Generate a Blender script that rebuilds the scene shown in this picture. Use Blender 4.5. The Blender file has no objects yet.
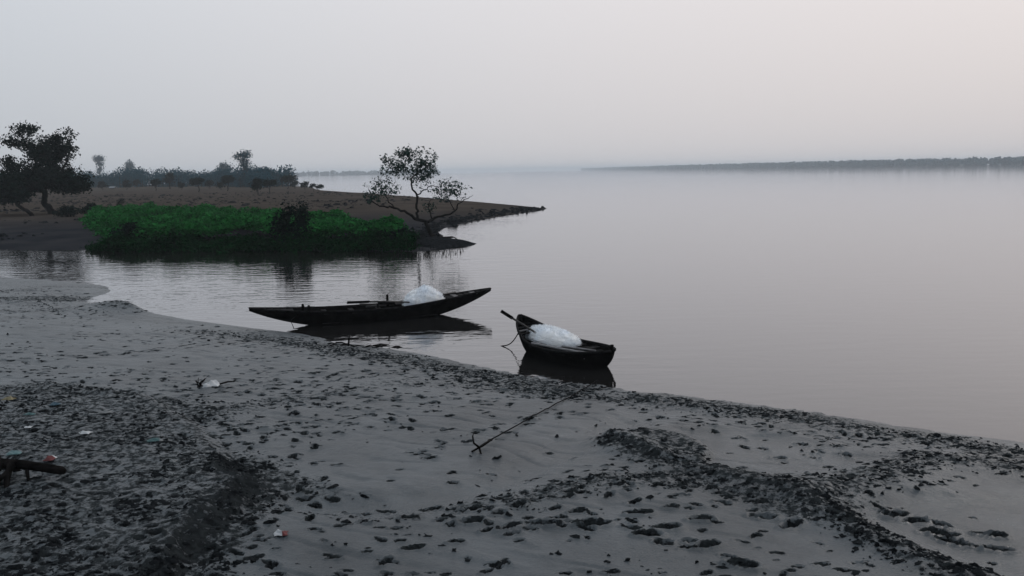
import bpy, math, random
import numpy as np
from mathutils import Matrix, Vector

RNG = np.random.default_rng(7)
random.seed(7)
SC = bpy.context.scene
COL = SC.collection
R = math.radians

# ------------------------------------------------------------------ camera
FPX, CAMH, PITCH, ROLL = 820.0, 5.0, 8.12, -1.0
cam_data = bpy.data.cameras.new("camera")
cam_data.sensor_width = 36.0
cam_data.lens = FPX * 36.0 / 1024.0
cam_data.clip_start = 0.1
cam_data.clip_end = 40000.0
cam = bpy.data.objects.new("camera", cam_data)
COL.objects.link(cam)
cam.matrix_world = (Matrix.Translation((0, 0, CAMH)) @ Matrix.Rotation(R(90 - PITCH), 4, 'X')
                    @ Matrix.Rotation(R(ROLL), 4, 'Z'))
SC.camera = cam
CAMR = np.array(cam.matrix_world.to_3x3())

# ------------------------------------------------------------------ sky (overcast dusk)
SUN_EL, SUN_AZ = 24.0, 52.0            # azimuth: degrees to the right of the view (+Y)
SKY_HORIZON = 0.60                    # radiance at the horizon; brightens towards the zenith
world = bpy.data.worlds.new("World")
SC.world = world
world.use_nodes = True
wn, wl = world.node_tree.nodes, world.node_tree.links
wn.clear()
w_out = wn.new('ShaderNodeOutputWorld')
w_tc = wn.new('ShaderNodeTexCoord')
w_sep = wn.new('ShaderNodeSeparateXYZ')
wl.new(w_tc.outputs['Generated'], w_sep.inputs[0])
w_max = wn.new('ShaderNodeMath'); w_max.operation = 'MAXIMUM'; w_max.inputs[1].default_value = 0.0
wl.new(w_sep.outputs['Z'], w_max.inputs[0])
w_mul = wn.new('ShaderNodeMath'); w_mul.operation = 'MULTIPLY_ADD'
w_mul.inputs[1].default_value = 1.2; w_mul.inputs[2].default_value = 1.0
wl.new(w_max.outputs[0], w_mul.inputs[0])
# broad brightening of the cloud towards the side the sun is on
w_dot = wn.new('ShaderNodeVectorMath'); w_dot.operation = 'DOT_PRODUCT'
w_dot.inputs[1].default_value = (math.sin(R(22)), math.cos(R(22)), 0.0)
wl.new(w_tc.outputs['Generated'], w_dot.inputs[0])
w_rng = wn.new('ShaderNodeMapRange')
w_rng.inputs['From Min'].default_value = -1.0; w_rng.inputs['From Max'].default_value = 1.0
w_rng.inputs['To Min'].default_value = 0.50; w_rng.inputs['To Max'].default_value = 1.03
wl.new(w_dot.outputs['Value'], w_rng.inputs['Value'])
w_prod = wn.new('ShaderNodeMath'); w_prod.operation = 'MULTIPLY'
wl.new(w_mul.outputs[0], w_prod.inputs[0]); wl.new(w_rng.outputs[0], w_prod.inputs[1])
w_bg = wn.new('ShaderNodeBackground')
w_cr = wn.new('ShaderNodeMix'); w_cr.data_type = 'RGBA'      # cool away from the sun's side, faintly warm towards it
w_cr.inputs['A'].default_value = (0.875, 0.96, 1.05, 1); w_cr.inputs['B'].default_value = (1.055, 0.982, 0.975, 1)
w_cd = wn.new('ShaderNodeVectorMath'); w_cd.operation = 'DOT_PRODUCT'
w_cd.inputs[1].default_value = (math.sin(R(SUN_AZ)), math.cos(R(SUN_AZ)), 0.0)
wl.new(w_tc.outputs['Generated'], w_cd.inputs[0])
w_cm = wn.new('ShaderNodeMapRange'); w_cm.inputs['From Min'].default_value = -0.2; w_cm.inputs['From Max'].default_value = 1.0
wl.new(w_cd.outputs['Value'], w_cm.inputs['Value']); wl.new(w_cm.outputs[0], w_cr.inputs['Factor'])
wl.new(w_cr.outputs['Result'], w_bg.inputs['Color'])
w_st = wn.new('ShaderNodeMath'); w_st.operation = 'MULTIPLY'; w_st.inputs[1].default_value = SKY_HORIZON
wl.new(w_prod.outputs[0], w_st.inputs[0]); wl.new(w_st.outputs[0], w_bg.inputs['Strength'])
w_sky = wn.new('ShaderNodeTexSky'); w_sky.sky_type = 'NISHITA'
w_sky.sun_disc = False; w_sky.sun_elevation = R(SUN_EL); w_sky.sun_rotation = R(SUN_AZ)
w_sky.dust_density = 8.0; w_sky.air_density = 1.0
w_bg2 = wn.new('ShaderNodeBackground'); w_bg2.inputs['Strength'].default_value = 0.002
wl.new(w_sky.outputs[0], w_bg2.inputs['Color'])
w_add = wn.new('ShaderNodeAddShader')
wl.new(w_bg.outputs[0], w_add.inputs[0]); wl.new(w_bg2.outputs[0], w_add.inputs[1])
wl.new(w_add.outputs[0], w_out.inputs['Surface'])

sun_data = bpy.data.lights.new("sun", 'SUN')
sun_data.energy = 0.5
sun_data.angle = R(25)
sun_data.color = (1.0, 0.96, 0.92)
sun = bpy.data.objects.new("sun", sun_data)
COL.objects.link(sun)
_sd = Vector((math.sin(R(SUN_AZ)) * math.cos(R(SUN_EL)), math.cos(R(SUN_AZ)) * math.cos(R(SUN_EL)), math.sin(R(SUN_EL))))
sun.rotation_euler = _sd.to_track_quat('Z', 'Y').to_euler()
sun.location = (30, 20, 40)

vs = SC.view_settings
vs.view_transform = 'Standard'; vs.look = 'None'; vs.exposure = 0.0; vs.gamma = 1.0; vs.use_curve_mapping = False
SC.cycles.max_bounces = 6
SC.cycles.volume_bounces = 1
SC.cycles.use_denoising = True

# ------------------------------------------------------------------ pixel <-> place helpers
def ray(px, py):
    d = np.array([(px - 512.0) / FPX, -(py - 288.0) / FPX, -1.0])
    return CAMR @ d

def at(px, py, z=0.0):
    """point of the level z that is seen in the direction of a pixel of the photograph"""
    d = ray(px, py)
    t = (z - CAMH) / d[2]
    return np.array([0, 0, CAMH]) + d * t

def on_ground(px, py, hfun):
    d = ray(px, py)
    o = np.array([0, 0, CAMH])
    z = 0.0
    for _ in range(12):
        p = o + d * ((z - CAMH) / d[2])
        z = 0.5 * z + 0.5 * float(hfun(np.array([p[0]]), np.array([p[1]]))[0])
    return o + d * ((z - CAMH) / d[2])

def proj(p):
    v = CAMR.T @ (np.array(p) - np.array([0, 0, CAMH]))
    return (512 + FPX * v[0] / -v[2], 288 - FPX * v[1] / -v[2])

# ------------------------------------------------------------------ numpy noise, distances
_perm = np.random.default_rng(3).random((256, 256))
def vnoise(x, y):
    xi = np.floor(x).astype(int); yi = np.floor(y).astype(int)
    fx = x - xi; fy = y - yi
    fx = fx * fx * (3 - 2 * fx); fy = fy * fy * (3 - 2 * fy)
    g = lambda a, b: _perm[a & 255, b & 255]
    return ((g(xi, yi) * (1 - fx) + g(xi + 1, yi) * fx) * (1 - fy)
            + (g(xi, yi + 1) * (1 - fx) + g(xi + 1, yi + 1) * fx) * fy) * 2 - 1

def fbm(x, y, octv=4, seed=0):
    s = 0; a = 1.0; n = 0
    for k in range(octv):
        s = s + a * vnoise(x * 2 ** k + 17.3 * (k + seed), y * 2 ** k + 9.1 * (k + 3 * seed)); n += a; a *= 0.5
    return s / n

def dist_poly(x, y, pts, closed=False):
    pts = [np.asarray(p)[:2] for p in pts]
    if closed: pts = pts + [pts[0]]
    best = np.full(np.shape(x), 1e9)
    for a, b in zip(pts[:-1], pts[1:]):
        ab = b - a; L2 = max(ab @ ab, 1e-9)
        t = np.clip(((x - a[0]) * ab[0] + (y - a[1]) * ab[1]) / L2, 0, 1)
        d = np.hypot(x - a[0] - t * ab[0], y - a[1] - t * ab[1])
        best = np.minimum(best, d)
    return best

def inside(x, y, pts):
    r = np.zeros(np.shape(x), bool)
    n = len(pts)
    for i in range(n):
        x1, y1 = pts[i][0], pts[i][1]; x2, y2 = pts[(i + 1) % n][0], pts[(i + 1) % n][1]
        c = ((y1 > y) != (y2 > y)) & (x < (x2 - x1) * (y - y1) / (y2 - y1 + 1e-12) + x1)
        r ^= c
    return r

def sdist(x, y, pts):
    d = dist_poly(x, y, pts, True)
    return np.where(inside(x, y, pts), d, -d)

def sstep(a, b, v):
    t = np.clip((v - a) / (b - a), 0, 1)
    return t * t * (3 - 2 * t)

# ------------------------------------------------------------------ mesh helpers
def mesh_np(name, V, F, mat, parent=None, smooth=False, attrs=None):
    V = np.asarray(V, np.float32); F = np.asarray(F, np.int32)
    me = bpy.data.meshes.new(name)
    k = F.shape[1]
    me.vertices.add(len(V)); me.vertices.foreach_set('co', V.ravel())
    me.loops.add(F.size); me.loops.foreach_set('vertex_index', F.ravel())
    me.polygons.add(len(F)); me.polygons.foreach_set('loop_start', np.arange(len(F), dtype=np.int32) * k)
    me.update(calc_edges=True); me.validate()
    if smooth: me.polygons.foreach_set('use_smooth', np.ones(len(me.polygons), bool))
    for an, av in (attrs or {}).items():
        a = me.attributes.new(an, 'FLOAT', 'POINT'); a.data.foreach_set('value', np.asarray(av, np.float32))
    me.materials.append(mat)
    o = bpy.data.objects.new(name, me); COL.objects.link(o)
    if parent is not None: o.parent = parent
    return o

class MB:
    """collects shapes; build() links them as one mesh object"""
    def __init__(s): s.v = []; s.f = []
    def add(s, v, f):
        n = len(s.v); s.v += [tuple(map(float, p)) for p in v]; s.f += [tuple(i + n for i in q) for q in f]
    def tube(s, pts, rad, sides=7, cap=True):
        pts = [Vector(tuple(map(float, p))) for p in pts]; n = len(pts)
        if not hasattr(rad, '__len__'): rad = [rad] * n
        V = []; up = None
        for i, p in enumerate(pts):
            t = (pts[min(i + 1, n - 1)] - pts[max(i - 1, 0)])
            if t.length < 1e-8: t = Vector((0, 0, 1))
            t.normalize()
            if up is None:
                up = Vector((0, 0, 1)) if abs(t.z) < 0.9 else Vector((1, 0, 0))
            a = (up - t * up.dot(t)).normalized(); b = t.cross(a); up = a
            for k in range(sides):
                an = 2 * math.pi * k / sides
                V.append(p + (a * math.cos(an) + b * math.sin(an)) * rad[i])
        F = []
        for i in range(n - 1):
            for k in range(sides):
                k2 = (k + 1) % sides
                F.append((i * sides + k, i * sides + k2, (i + 1) * sides + k2, (i + 1) * sides + k))
        if cap:
            F.append(tuple(range(sides))[::-1]); F.append(tuple((n - 1) * sides + k for k in range(sides)))
        s.add(V, F)
    def bar(s, a, b, w, h, up=(0, 0, 1)):
        a = Vector(tuple(map(float, a))); b = Vector(tuple(map(float, b))); t = (b - a).normalized()
        u = Vector(up); u = (u - t * u.dot(t)).normalized(); r = t.cross(u)
        V = [p + r * (sx * w / 2) + u * (sz * h / 2) for p in (a, b) for sx, sz in ((-1, -1), (1, -1), (1, 1), (-1, 1))]
        s.add(V, [(3, 2, 1, 0), (4, 5, 6, 7), (0, 1, 5, 4), (1, 2, 6, 5), (2, 3, 7, 6), (3, 0, 4, 7)])
    def build(s, name, mat, parent=None, smooth=False):
        me = bpy.data.meshes.new(name); me.from_pydata(s.v, [], s.f); me.update()
        if smooth: me.polygons.foreach_set('use_smooth', np.ones(len(me.polygons), bool))
        me.materials.append(mat)
        o = bpy.data.objects.new(name, me); COL.objects.link(o)
        if parent is not None: o.parent = parent
        return o

def tag(o, label=None, cat=None, group=None, kind=None):
    if label: o['label'] = label
    if cat: o['category'] = cat
    if group: o['group'] = group
    if kind: o['kind'] = kind
    return o

def empty(name, loc=(0, 0, 0), rz=0.0):
    o = bpy.data.objects.new(name, None); COL.objects.link(o)
    o.location = tuple(map(float, loc)); o.rotation_euler = (0, 0, rz); o.empty_display_size = 0.2
    return o

def leaf_quads(C, size, rng, aspect=0.5, flat=0.0, jitter=0.35):
    """rhombic, slightly folded leaves at the points C"""
    n = len(C)
    sz = size * (1 + jitter * rng.standard_normal(n)).clip(0.45, 1.8)
    d = rng.standard_normal((n, 3)); d[:, 2] *= (1 - flat); d /= np.linalg.norm(d, axis=1)[:, None]
    e = rng.standard_normal((n, 3)); e[:, 2] *= (1 - flat)
    e -= d * (e * d).sum(1)[:, None]; e /= np.linalg.norm(e, axis=1)[:, None]
    nrm = np.cross(d, e)
    a = C - d * sz[:, None] * .5; b = C + e * (sz * aspect * .5)[:, None] + nrm * (sz * .08)[:, None]
    c = C + d * sz[:, None] * .5; f = C - e * (sz * aspect * .5)[:, None] + nrm * (sz * .08)[:, None]
    V = np.stack([a, b, c, f], 1).reshape(-1, 3)
    F = np.arange(4 * n).reshape(-1, 4)
    return V, F

# ------------------------------------------------------------------ materials
def new_mat(name):
    m = bpy.data.materials.new(name); m.use_nodes = True
    nt = m.node_tree; b = nt.nodes['Principled BSDF']
    return m, nt, b

def mix_col(nt, fac, c1, c2):
    n = nt.nodes.new('ShaderNodeMix'); n.data_type = 'RGBA'
    if hasattr(fac, 'links') or hasattr(fac, 'is_output'): nt.links.new(fac, n.inputs['Factor'])
    else: n.inputs['Factor'].default_value = fac
    for s, c in ((n.inputs['A'], c1), (n.inputs['B'], c2)):
        if isinstance(c, tuple): s.default_value = (*c, 1)
        else: nt.links.new(c, s)
    return n.outputs['Result']

def noise(nt, scale, detail=4, rough=0.55, vec=None):
    n = nt.nodes.new('ShaderNodeTexNoise'); n.inputs['Scale'].default_value = scale
    n.inputs['Detail'].default_value = detail; n.inputs['Roughness'].default_value = rough
    if vec is not None: nt.links.new(vec, n.inputs['Vector'])
    return n.outputs['Fac']

def ramp(nt, src, lo, hi):
    n = nt.nodes.new('ShaderNodeMapRange'); n.inputs['From Min'].default_value = lo; n.inputs['From Max'].default_value = hi
    nt.links.new(src, n.inputs['Value']); return n.outputs[0]

def bump(nt, b, h, strength, dist):
    n = nt.nodes.new('ShaderNodeBump'); n.inputs['Strength'].default_value = strength; n.inputs['Distance'].default_value = dist
    nt.links.new(h, n.inputs['Height']); nt.links.new(n.outputs[0], b.inputs['Normal'])
    return n

def objco(nt):
    return nt.nodes.new('ShaderNodeTexCoord').outputs['Object']

def simple_mat(name, c1, c2, scale=6, rough=0.7, bscale=None, bstr=0.4, bdist=0.01, spec=0.3):
    m, nt, b = new_mat(name); oc = objco(nt)
    nt.links.new(mix_col(nt, ramp(nt, noise(nt, scale, vec=oc), .35, .65), c1, c2), b.inputs['Base Color'])
    b.inputs['Roughness'].default_value = rough; b.inputs['Specular IOR Level'].default_value = spec
    if bscale: bump(nt, b, noise(nt, bscale, vec=oc), bstr, bdist)
    return m

def leaf_mat(name, c1, c2, scale=0.8, trans=0.25):
    m, nt, b = new_mat(name)
    g = nt.nodes.new('ShaderNodeNewGeometry')
    f = nt.nodes.new('ShaderNodeMath'); f.operation = 'MULTIPLY_ADD'; f.inputs[1].default_value = 0.5; f.inputs[2].default_value = 0.0
    nt.links.new(g.outputs['Random Per Island'], f.inputs[0])
    f2 = nt.nodes.new('ShaderNodeMath'); f2.operation = 'MULTIPLY_ADD'; f2.inputs[1].default_value = 0.5
    nt.links.new(ramp(nt, noise(nt, scale, vec=objco(nt)), .3, .7), f2.inputs[0]); nt.links.new(f.outputs[0], f2.inputs[2])
    c = mix_col(nt, f2.outputs[0], c1, c2)
    nt.links.new(c, b.inputs['Base Color'])
    b.inputs['Roughness'].default_value = 0.7; b.inputs['Specular IOR Level'].default_value = 0.0
    tr = nt.nodes.new('ShaderNodeBsdfTranslucent'); nt.links.new(c, tr.inputs['Color'])
    mx = nt.nodes.new('ShaderNodeMixShader'); mx.inputs[0].default_value = trans
    nt.links.new(b.outputs[0], mx.inputs[1]); nt.links.new(tr.outputs[0], mx.inputs[2])
    nt.links.new(mx.outputs[0], nt.nodes['Material Output'].inputs['Surface'])
    return m

def mat_mud():
    m, nt, b = new_mat('river_mud'); oc = objco(nt)
    at_ = nt.nodes.new('ShaderNodeAttribute'); at_.attribute_name = 'soil_and_shadow'
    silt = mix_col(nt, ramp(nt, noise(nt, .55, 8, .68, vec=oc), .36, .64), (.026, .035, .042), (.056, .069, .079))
    soil_and_shadow = mix_col(nt, ramp(nt, noise(nt, 9, 5, vec=oc), .35, .65), (.006, .007, .008), (.022, .026, .028))
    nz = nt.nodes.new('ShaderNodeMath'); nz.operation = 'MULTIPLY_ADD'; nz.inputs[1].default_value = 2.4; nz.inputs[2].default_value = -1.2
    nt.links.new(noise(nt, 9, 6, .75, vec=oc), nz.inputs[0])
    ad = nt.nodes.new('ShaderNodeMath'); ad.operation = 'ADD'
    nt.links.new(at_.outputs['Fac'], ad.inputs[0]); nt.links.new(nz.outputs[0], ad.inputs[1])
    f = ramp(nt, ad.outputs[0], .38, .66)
    nt.links.new(mix_col(nt, f, silt, soil_and_shadow), b.inputs['Base Color'])
    rr = nt.nodes.new('ShaderNodeMapRange'); rr.inputs['To Min'].default_value = 0.36; rr.inputs['To Max'].default_value = 0.8
    wa = nt.nodes.new('ShaderNodeAttribute'); wa.attribute_name = 'wet'
    wr = nt.nodes.new('ShaderNodeMath'); wr.operation = 'MULTIPLY_ADD'; wr.inputs[1].default_value = -.13
    nt.links.new(wa.outputs['Fac'], wr.inputs[0]); nt.links.new(rr.outputs[0], wr.inputs[2])
    nt.links.new(f, rr.inputs['Value']); nt.links.new(wr.outputs[0], b.inputs['Roughness'])
    sp = nt.nodes.new('ShaderNodeMapRange'); sp.inputs['To Min'].default_value = 0.30; sp.inputs['To Max'].default_value = 0.0
    nt.links.new(f, sp.inputs['Value']); nt.links.new(sp.outputs[0], b.inputs['Specular IOR Level'])
    bump(nt, b, noise(nt, 18, 7, .72, vec=oc), 0.7, 0.03)
    return m

def mat_flat():
    m, nt, b = new_mat('tidal_mud'); oc = objco(nt)
    at_ = nt.nodes.new('ShaderNodeAttribute'); at_.attribute_name = 'dry'
    c = mix_col(nt, ramp(nt, noise(nt, .25, 6, vec=oc), .3, .7), (.013, .015, .019), (.030, .031, .034))
    d = mix_col(nt, ramp(nt, noise(nt, .12, 6, vec=oc), .3, .7), (.034, .029, .025), (.060, .050, .043))
    nt.links.new(mix_col(nt, at_.outputs['Fac'], c, d), b.inputs['Base Color'])
    b.inputs['Roughness'].default_value = 0.95; b.inputs['Specular IOR Level'].default_value = 0.0
    bump(nt, b, noise(nt, 3, 6, vec=oc), 0.5, 0.1)
    return m

def mat_water():
    m, nt, b = new_mat('silty_water'); oc = objco(nt)
    mp = nt.nodes.new('ShaderNodeMapping'); mp.inputs['Scale'].default_value = (0.55, 1.9, 1.0); mp.inputs['Rotation'].default_value = (0, 0, .12)
    nt.links.new(oc, mp.inputs['Vector'])
    n0 = noise(nt, 1.0, 3, .5, vec=mp.outputs[0])
    nf = noise(nt, 2.6, 2, .5, vec=oc)                     # small cross ripples that break up upright reflections
    na = nt.nodes.new('ShaderNodeMath'); na.operation = 'MULTIPLY_ADD'; na.inputs[1].default_value = .35
    nt.links.new(nf, na.inputs[0]); nt.links.new(n0, na.inputs[2]); n1 = na.outputs[0]
    # breeze streaks: broad patches where the ripples are stronger
    n2 = noise(nt, .045, 2, .5, vec=mp.outputs[0])
    mu = nt.nodes.new('ShaderNodeMath'); mu.operation = 'MULTIPLY'
    mr = nt.nodes.new('ShaderNodeMapRange'); mr.inputs['From Min'].default_value = .38; mr.inputs['From Max'].default_value = .62
    mr.inputs['To Min'].default_value = 0.5; mr.inputs['To Max'].default_value = 1.0
    nt.links.new(n2, mr.inputs['Value']); nt.links.new(mr.outputs[0], mu.inputs[0]); nt.links.new(n1, mu.inputs[1])
    sx = nt.nodes.new('ShaderNodeSeparateXYZ'); nt.links.new(oc, sx.inputs[0])      # the creek mouth on the left is livelier than the open river
    cx = nt.nodes.new('ShaderNodeMapRange'); cx.inputs['From Min'].default_value = -6; cx.inputs['From Max'].default_value = 5
    cx.inputs['To Min'].default_value = 1.0; cx.inputs['To Max'].default_value = 0.13
    nt.links.new(sx.outputs['X'], cx.inputs['Value'])
    m2 = nt.nodes.new('ShaderNodeMath'); m2.operation = 'MULTIPLY'; nt.links.new(mu.outputs[0], m2.inputs[0]); nt.links.new(cx.outputs[0], m2.inputs[1]); mu = m2
    bp = nt.nodes.new('ShaderNodeBump'); bp.inputs['Strength'].default_value = 0.5; bp.inputs['Distance'].default_value = 0.075
    nt.links.new(mu.outputs[0], bp.inputs['Height'])
    lw = nt.nodes.new('ShaderNodeLayerWeight'); lw.inputs['Blend'].default_value = 0.5
    pw = nt.nodes.new('ShaderNodeMath'); pw.operation = 'POWER'; pw.inputs[1].default_value = 3.5
    nt.links.new(lw.outputs['Facing'], pw.inputs[0])
    b.inputs['Base Color'].default_value = (.010, .010, .010, 1); b.inputs['Roughness'].default_value = .9; b.inputs['Specular IOR Level'].default_value = 0
    gl = nt.nodes.new('ShaderNodeBsdfGlossy'); gl.inputs['Roughness'].default_value = 0.05; gl.inputs['Color'].default_value = (.895, .905, .93, 1)
    mx = nt.nodes.new('ShaderNodeMixShader')
    for n_ in (lw, gl): nt.links.new(bp.outputs[0], n_.inputs['Normal'])
    nt.links.new(pw.outputs[0], mx.inputs[0]); nt.links.new(b.outputs[0], mx.inputs[1]); nt.links.new(gl.outputs[0], mx.inputs[2])
    nt.links.new(mx.outputs[0], nt.nodes['Material Output'].inputs['Surface'])
    return m

M = dict(
    mud=mat_mud(), flat=mat_flat(), water=mat_water(),
    clod=simple_mat('black_mud', (.004, .005, .006), (.016, .018, .020), 5, .8, 30, .5, .01, .0),
    tar=simple_mat('tarred_wood', (.002, .002, .002), (.008, .0075, .0075), 4, .75, 18, .4, .006, .0),
    tarin=simple_mat('worn_wood', (.004, .004, .004), (.018, .018, .019), 7, .75, 20, .4, .006, .03),
    plank=simple_mat('grey_plank', (.05, .05, .052), (.11, .11, .115), 5, .7, 25, .4, .004),
    bamboo=simple_mat('dark_bamboo', (.022, .02, .02), (.05, .047, .045), 5, .6, 25, .3, .003),
    palepole=simple_mat('bleached_bamboo', (.10, .10, .105), (.20, .20, .21), 5, .6, 25, .3, .003),
    rope=simple_mat('wet_rope', (.004, .004, .005), (.012, .012, .013), 30, .9, 80, .5, .003, .03),
    iron=simple_mat('rusty_iron', (.003, .003, .003), (.010, .009, .008), 12, .8, 40, .4, .003, .05),
    bark=simple_mat('dark_bark', (.005, .005, .005), (.016, .015, .014), 3, .9, 12, .5, .02, .0),
    bark2=simple_mat('grey_bark', (.016, .015, .015), (.045, .042, .040), 3, .9, 12, .5, .02, .0),
    leafdark=leaf_mat('dark_leaf', (.001, .005, .004), (.006, .018, .013), .5, .05),
    leafmid=leaf_mat('grey_green_leaf', (.008, .024, .021), (.030, .062, .052), .8, .2),
    leaffar=leaf_mat('haze_tinted_leaf', (.0, .034, .052), (.002, .062, .090), .2, .1),  # blue of the distant haze painted into the leaf colour
    leafgreen=leaf_mat('bright_leaf', (.002, .018, .006), (.026, .165, .040), .45, .2),
    leafshade=leaf_mat('shaded_green_leaf', (.0004, .002, .001), (.005, .040, .011), .6, .05),  # shaded copy of the bright leaf, the shade put into its colour
    driftwood=simple_mat('driftwood', (.003, .003, .003), (.014, .013, .013), 6, .9, 25, .6, .01, .0),
)

def plain(name, col, rough=.5, spec=.4, var=.75):
    return simple_mat(name, tuple(c * var for c in col), col, 9, rough, 20, .3, .004, spec)

# ================================================================== THE SETTING
# ---- water to the horizon
def build_water():
    xs = np.concatenate([[-9000, -3000, -1000, -300], np.linspace(-120, 120, 25), [300, 1000, 3000, 9000]])
    ys = np.concatenate([[-300, -50], np.linspace(0, 240, 25), [400, 800, 1500, 3000, 5500, 9000]])
    X, Y = np.meshgrid(xs, ys); n, k = X.shape
    V = np.stack([X.ravel(), Y.ravel(), np.zeros(X.size)], 1)
    i = np.arange(n - 1)[:, None] * k + np.arange(k - 1)[None]
    F = np.stack([i, i + 1, i + k + 1, i + k], -1).reshape(-1, 4)
    return tag(mesh_np('river_water', V, F, M['water']), kind='structure')
build_water()

# ---- near mud bank
SHORE_PX = [(-420, 272), (-150, 274), (0, 277), (60, 281), (98, 285), (114, 290), (102, 295), (86, 301), (90, 304.5), (112, 306),
            (150, 313), (190, 320), (225, 325), (258, 329), (300, 334), (350, 343), (420, 354), (500, 370), (530, 376),
            (570, 381), (610, 386), (650, 394), (720, 402), (800, 412), (900, 427), (1024, 443), (1250, 474)]
SHORE = [at(*p)[:2] for p in SHORE_PX]
NEAR_POLY = [np.array([-75., SHORE[0][1] - 3])] + SHORE + [np.array([45., 8.]), np.array([70., -20.]), np.array([-75., -20.])]

def h_base(x, y):
    d = sdist(x, y, NEAR_POLY)
    h = np.where(d > 0, 1.05 * (1 - np.exp(-np.maximum(d, 0) / 11.0)), np.maximum(0.10 * d, -0.9))
    h = h + 2.6 * sstep(6.8, -0.5, y) ** 1.4 * (d > 0)
    return h

def W(pts): return [on_ground(px, py, h_base)[:2] for px, py in pts]

RIDGE1 = W([(600, 440), (628, 450), (662, 466), (705, 472), (760, 487), (805, 500), (842, 521), (882, 545), (932, 566), (990, 590)])
RIDGE2 = W([(800, 494), (850, 486), (895, 476), (925, 462), (980, 466), (1060, 474), (1200, 480)])
SLAB = W([(606, 438), (640, 432), (690, 438), (715, 455), (700, 466), (655, 462)])
CHANNEL = W([(632, 418), (600, 432), (545, 456), (490, 482), (430, 498), (365, 506), (300, 500)])
SHOREBAND = W([(655, 399), (720, 407), (800, 418), (900, 436), (1024, 456), (1200, 480)])
SHOREBAND2 = W([(180, 332), (256, 338), (300, 342), (350, 351), (420, 362), (500, 377), (560, 388)])
MOUND = W([(-160, 398), (60, 388), (150, 400), (190, 425), (225, 455), (256, 487), (240, 508), (205, 540), (165, 580), (140, 640), (-160, 700)])
MOUNDEDGE = W([(232, 470), (250, 490), (232, 512), (200, 545), (165, 582), (140, 620)])
MOUNDTOP = W([(-160, 410), (0, 402), (90, 398), (160, 408)])
BASIN1 = W([(660, 425), (740, 425), (820, 440), (900, 460), (860, 474), (800, 478), (730, 466), (690, 448)])
BASIN2 = W([(830, 510), (900, 492), (1024, 486), (1150, 490), (1150, 600), (1000, 580), (900, 545)])
CRUMBLINE = W([(240, 470), (300, 492), (380, 512), (450, 508), (520, 500), (560, 488), (620, 480), (700, 486), (780, 505)])
CRUMBLINE2 = W([(150, 424), (230, 410), (310, 398), (380, 386), (450, 384), (530, 392), (600, 398)])
CRUMBLINE3 = W([(300, 345), (360, 358), (430, 366), (510, 380), (580, 388)])
SMOOTH = W([(330, 470), (420, 476), (500, 462), (560, 440), (610, 420)])
TONGUE_SCARP = W([(-100, 299), (0, 299), (80, 299)])
HUMP = on_ground(128, 311, h_base)

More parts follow.
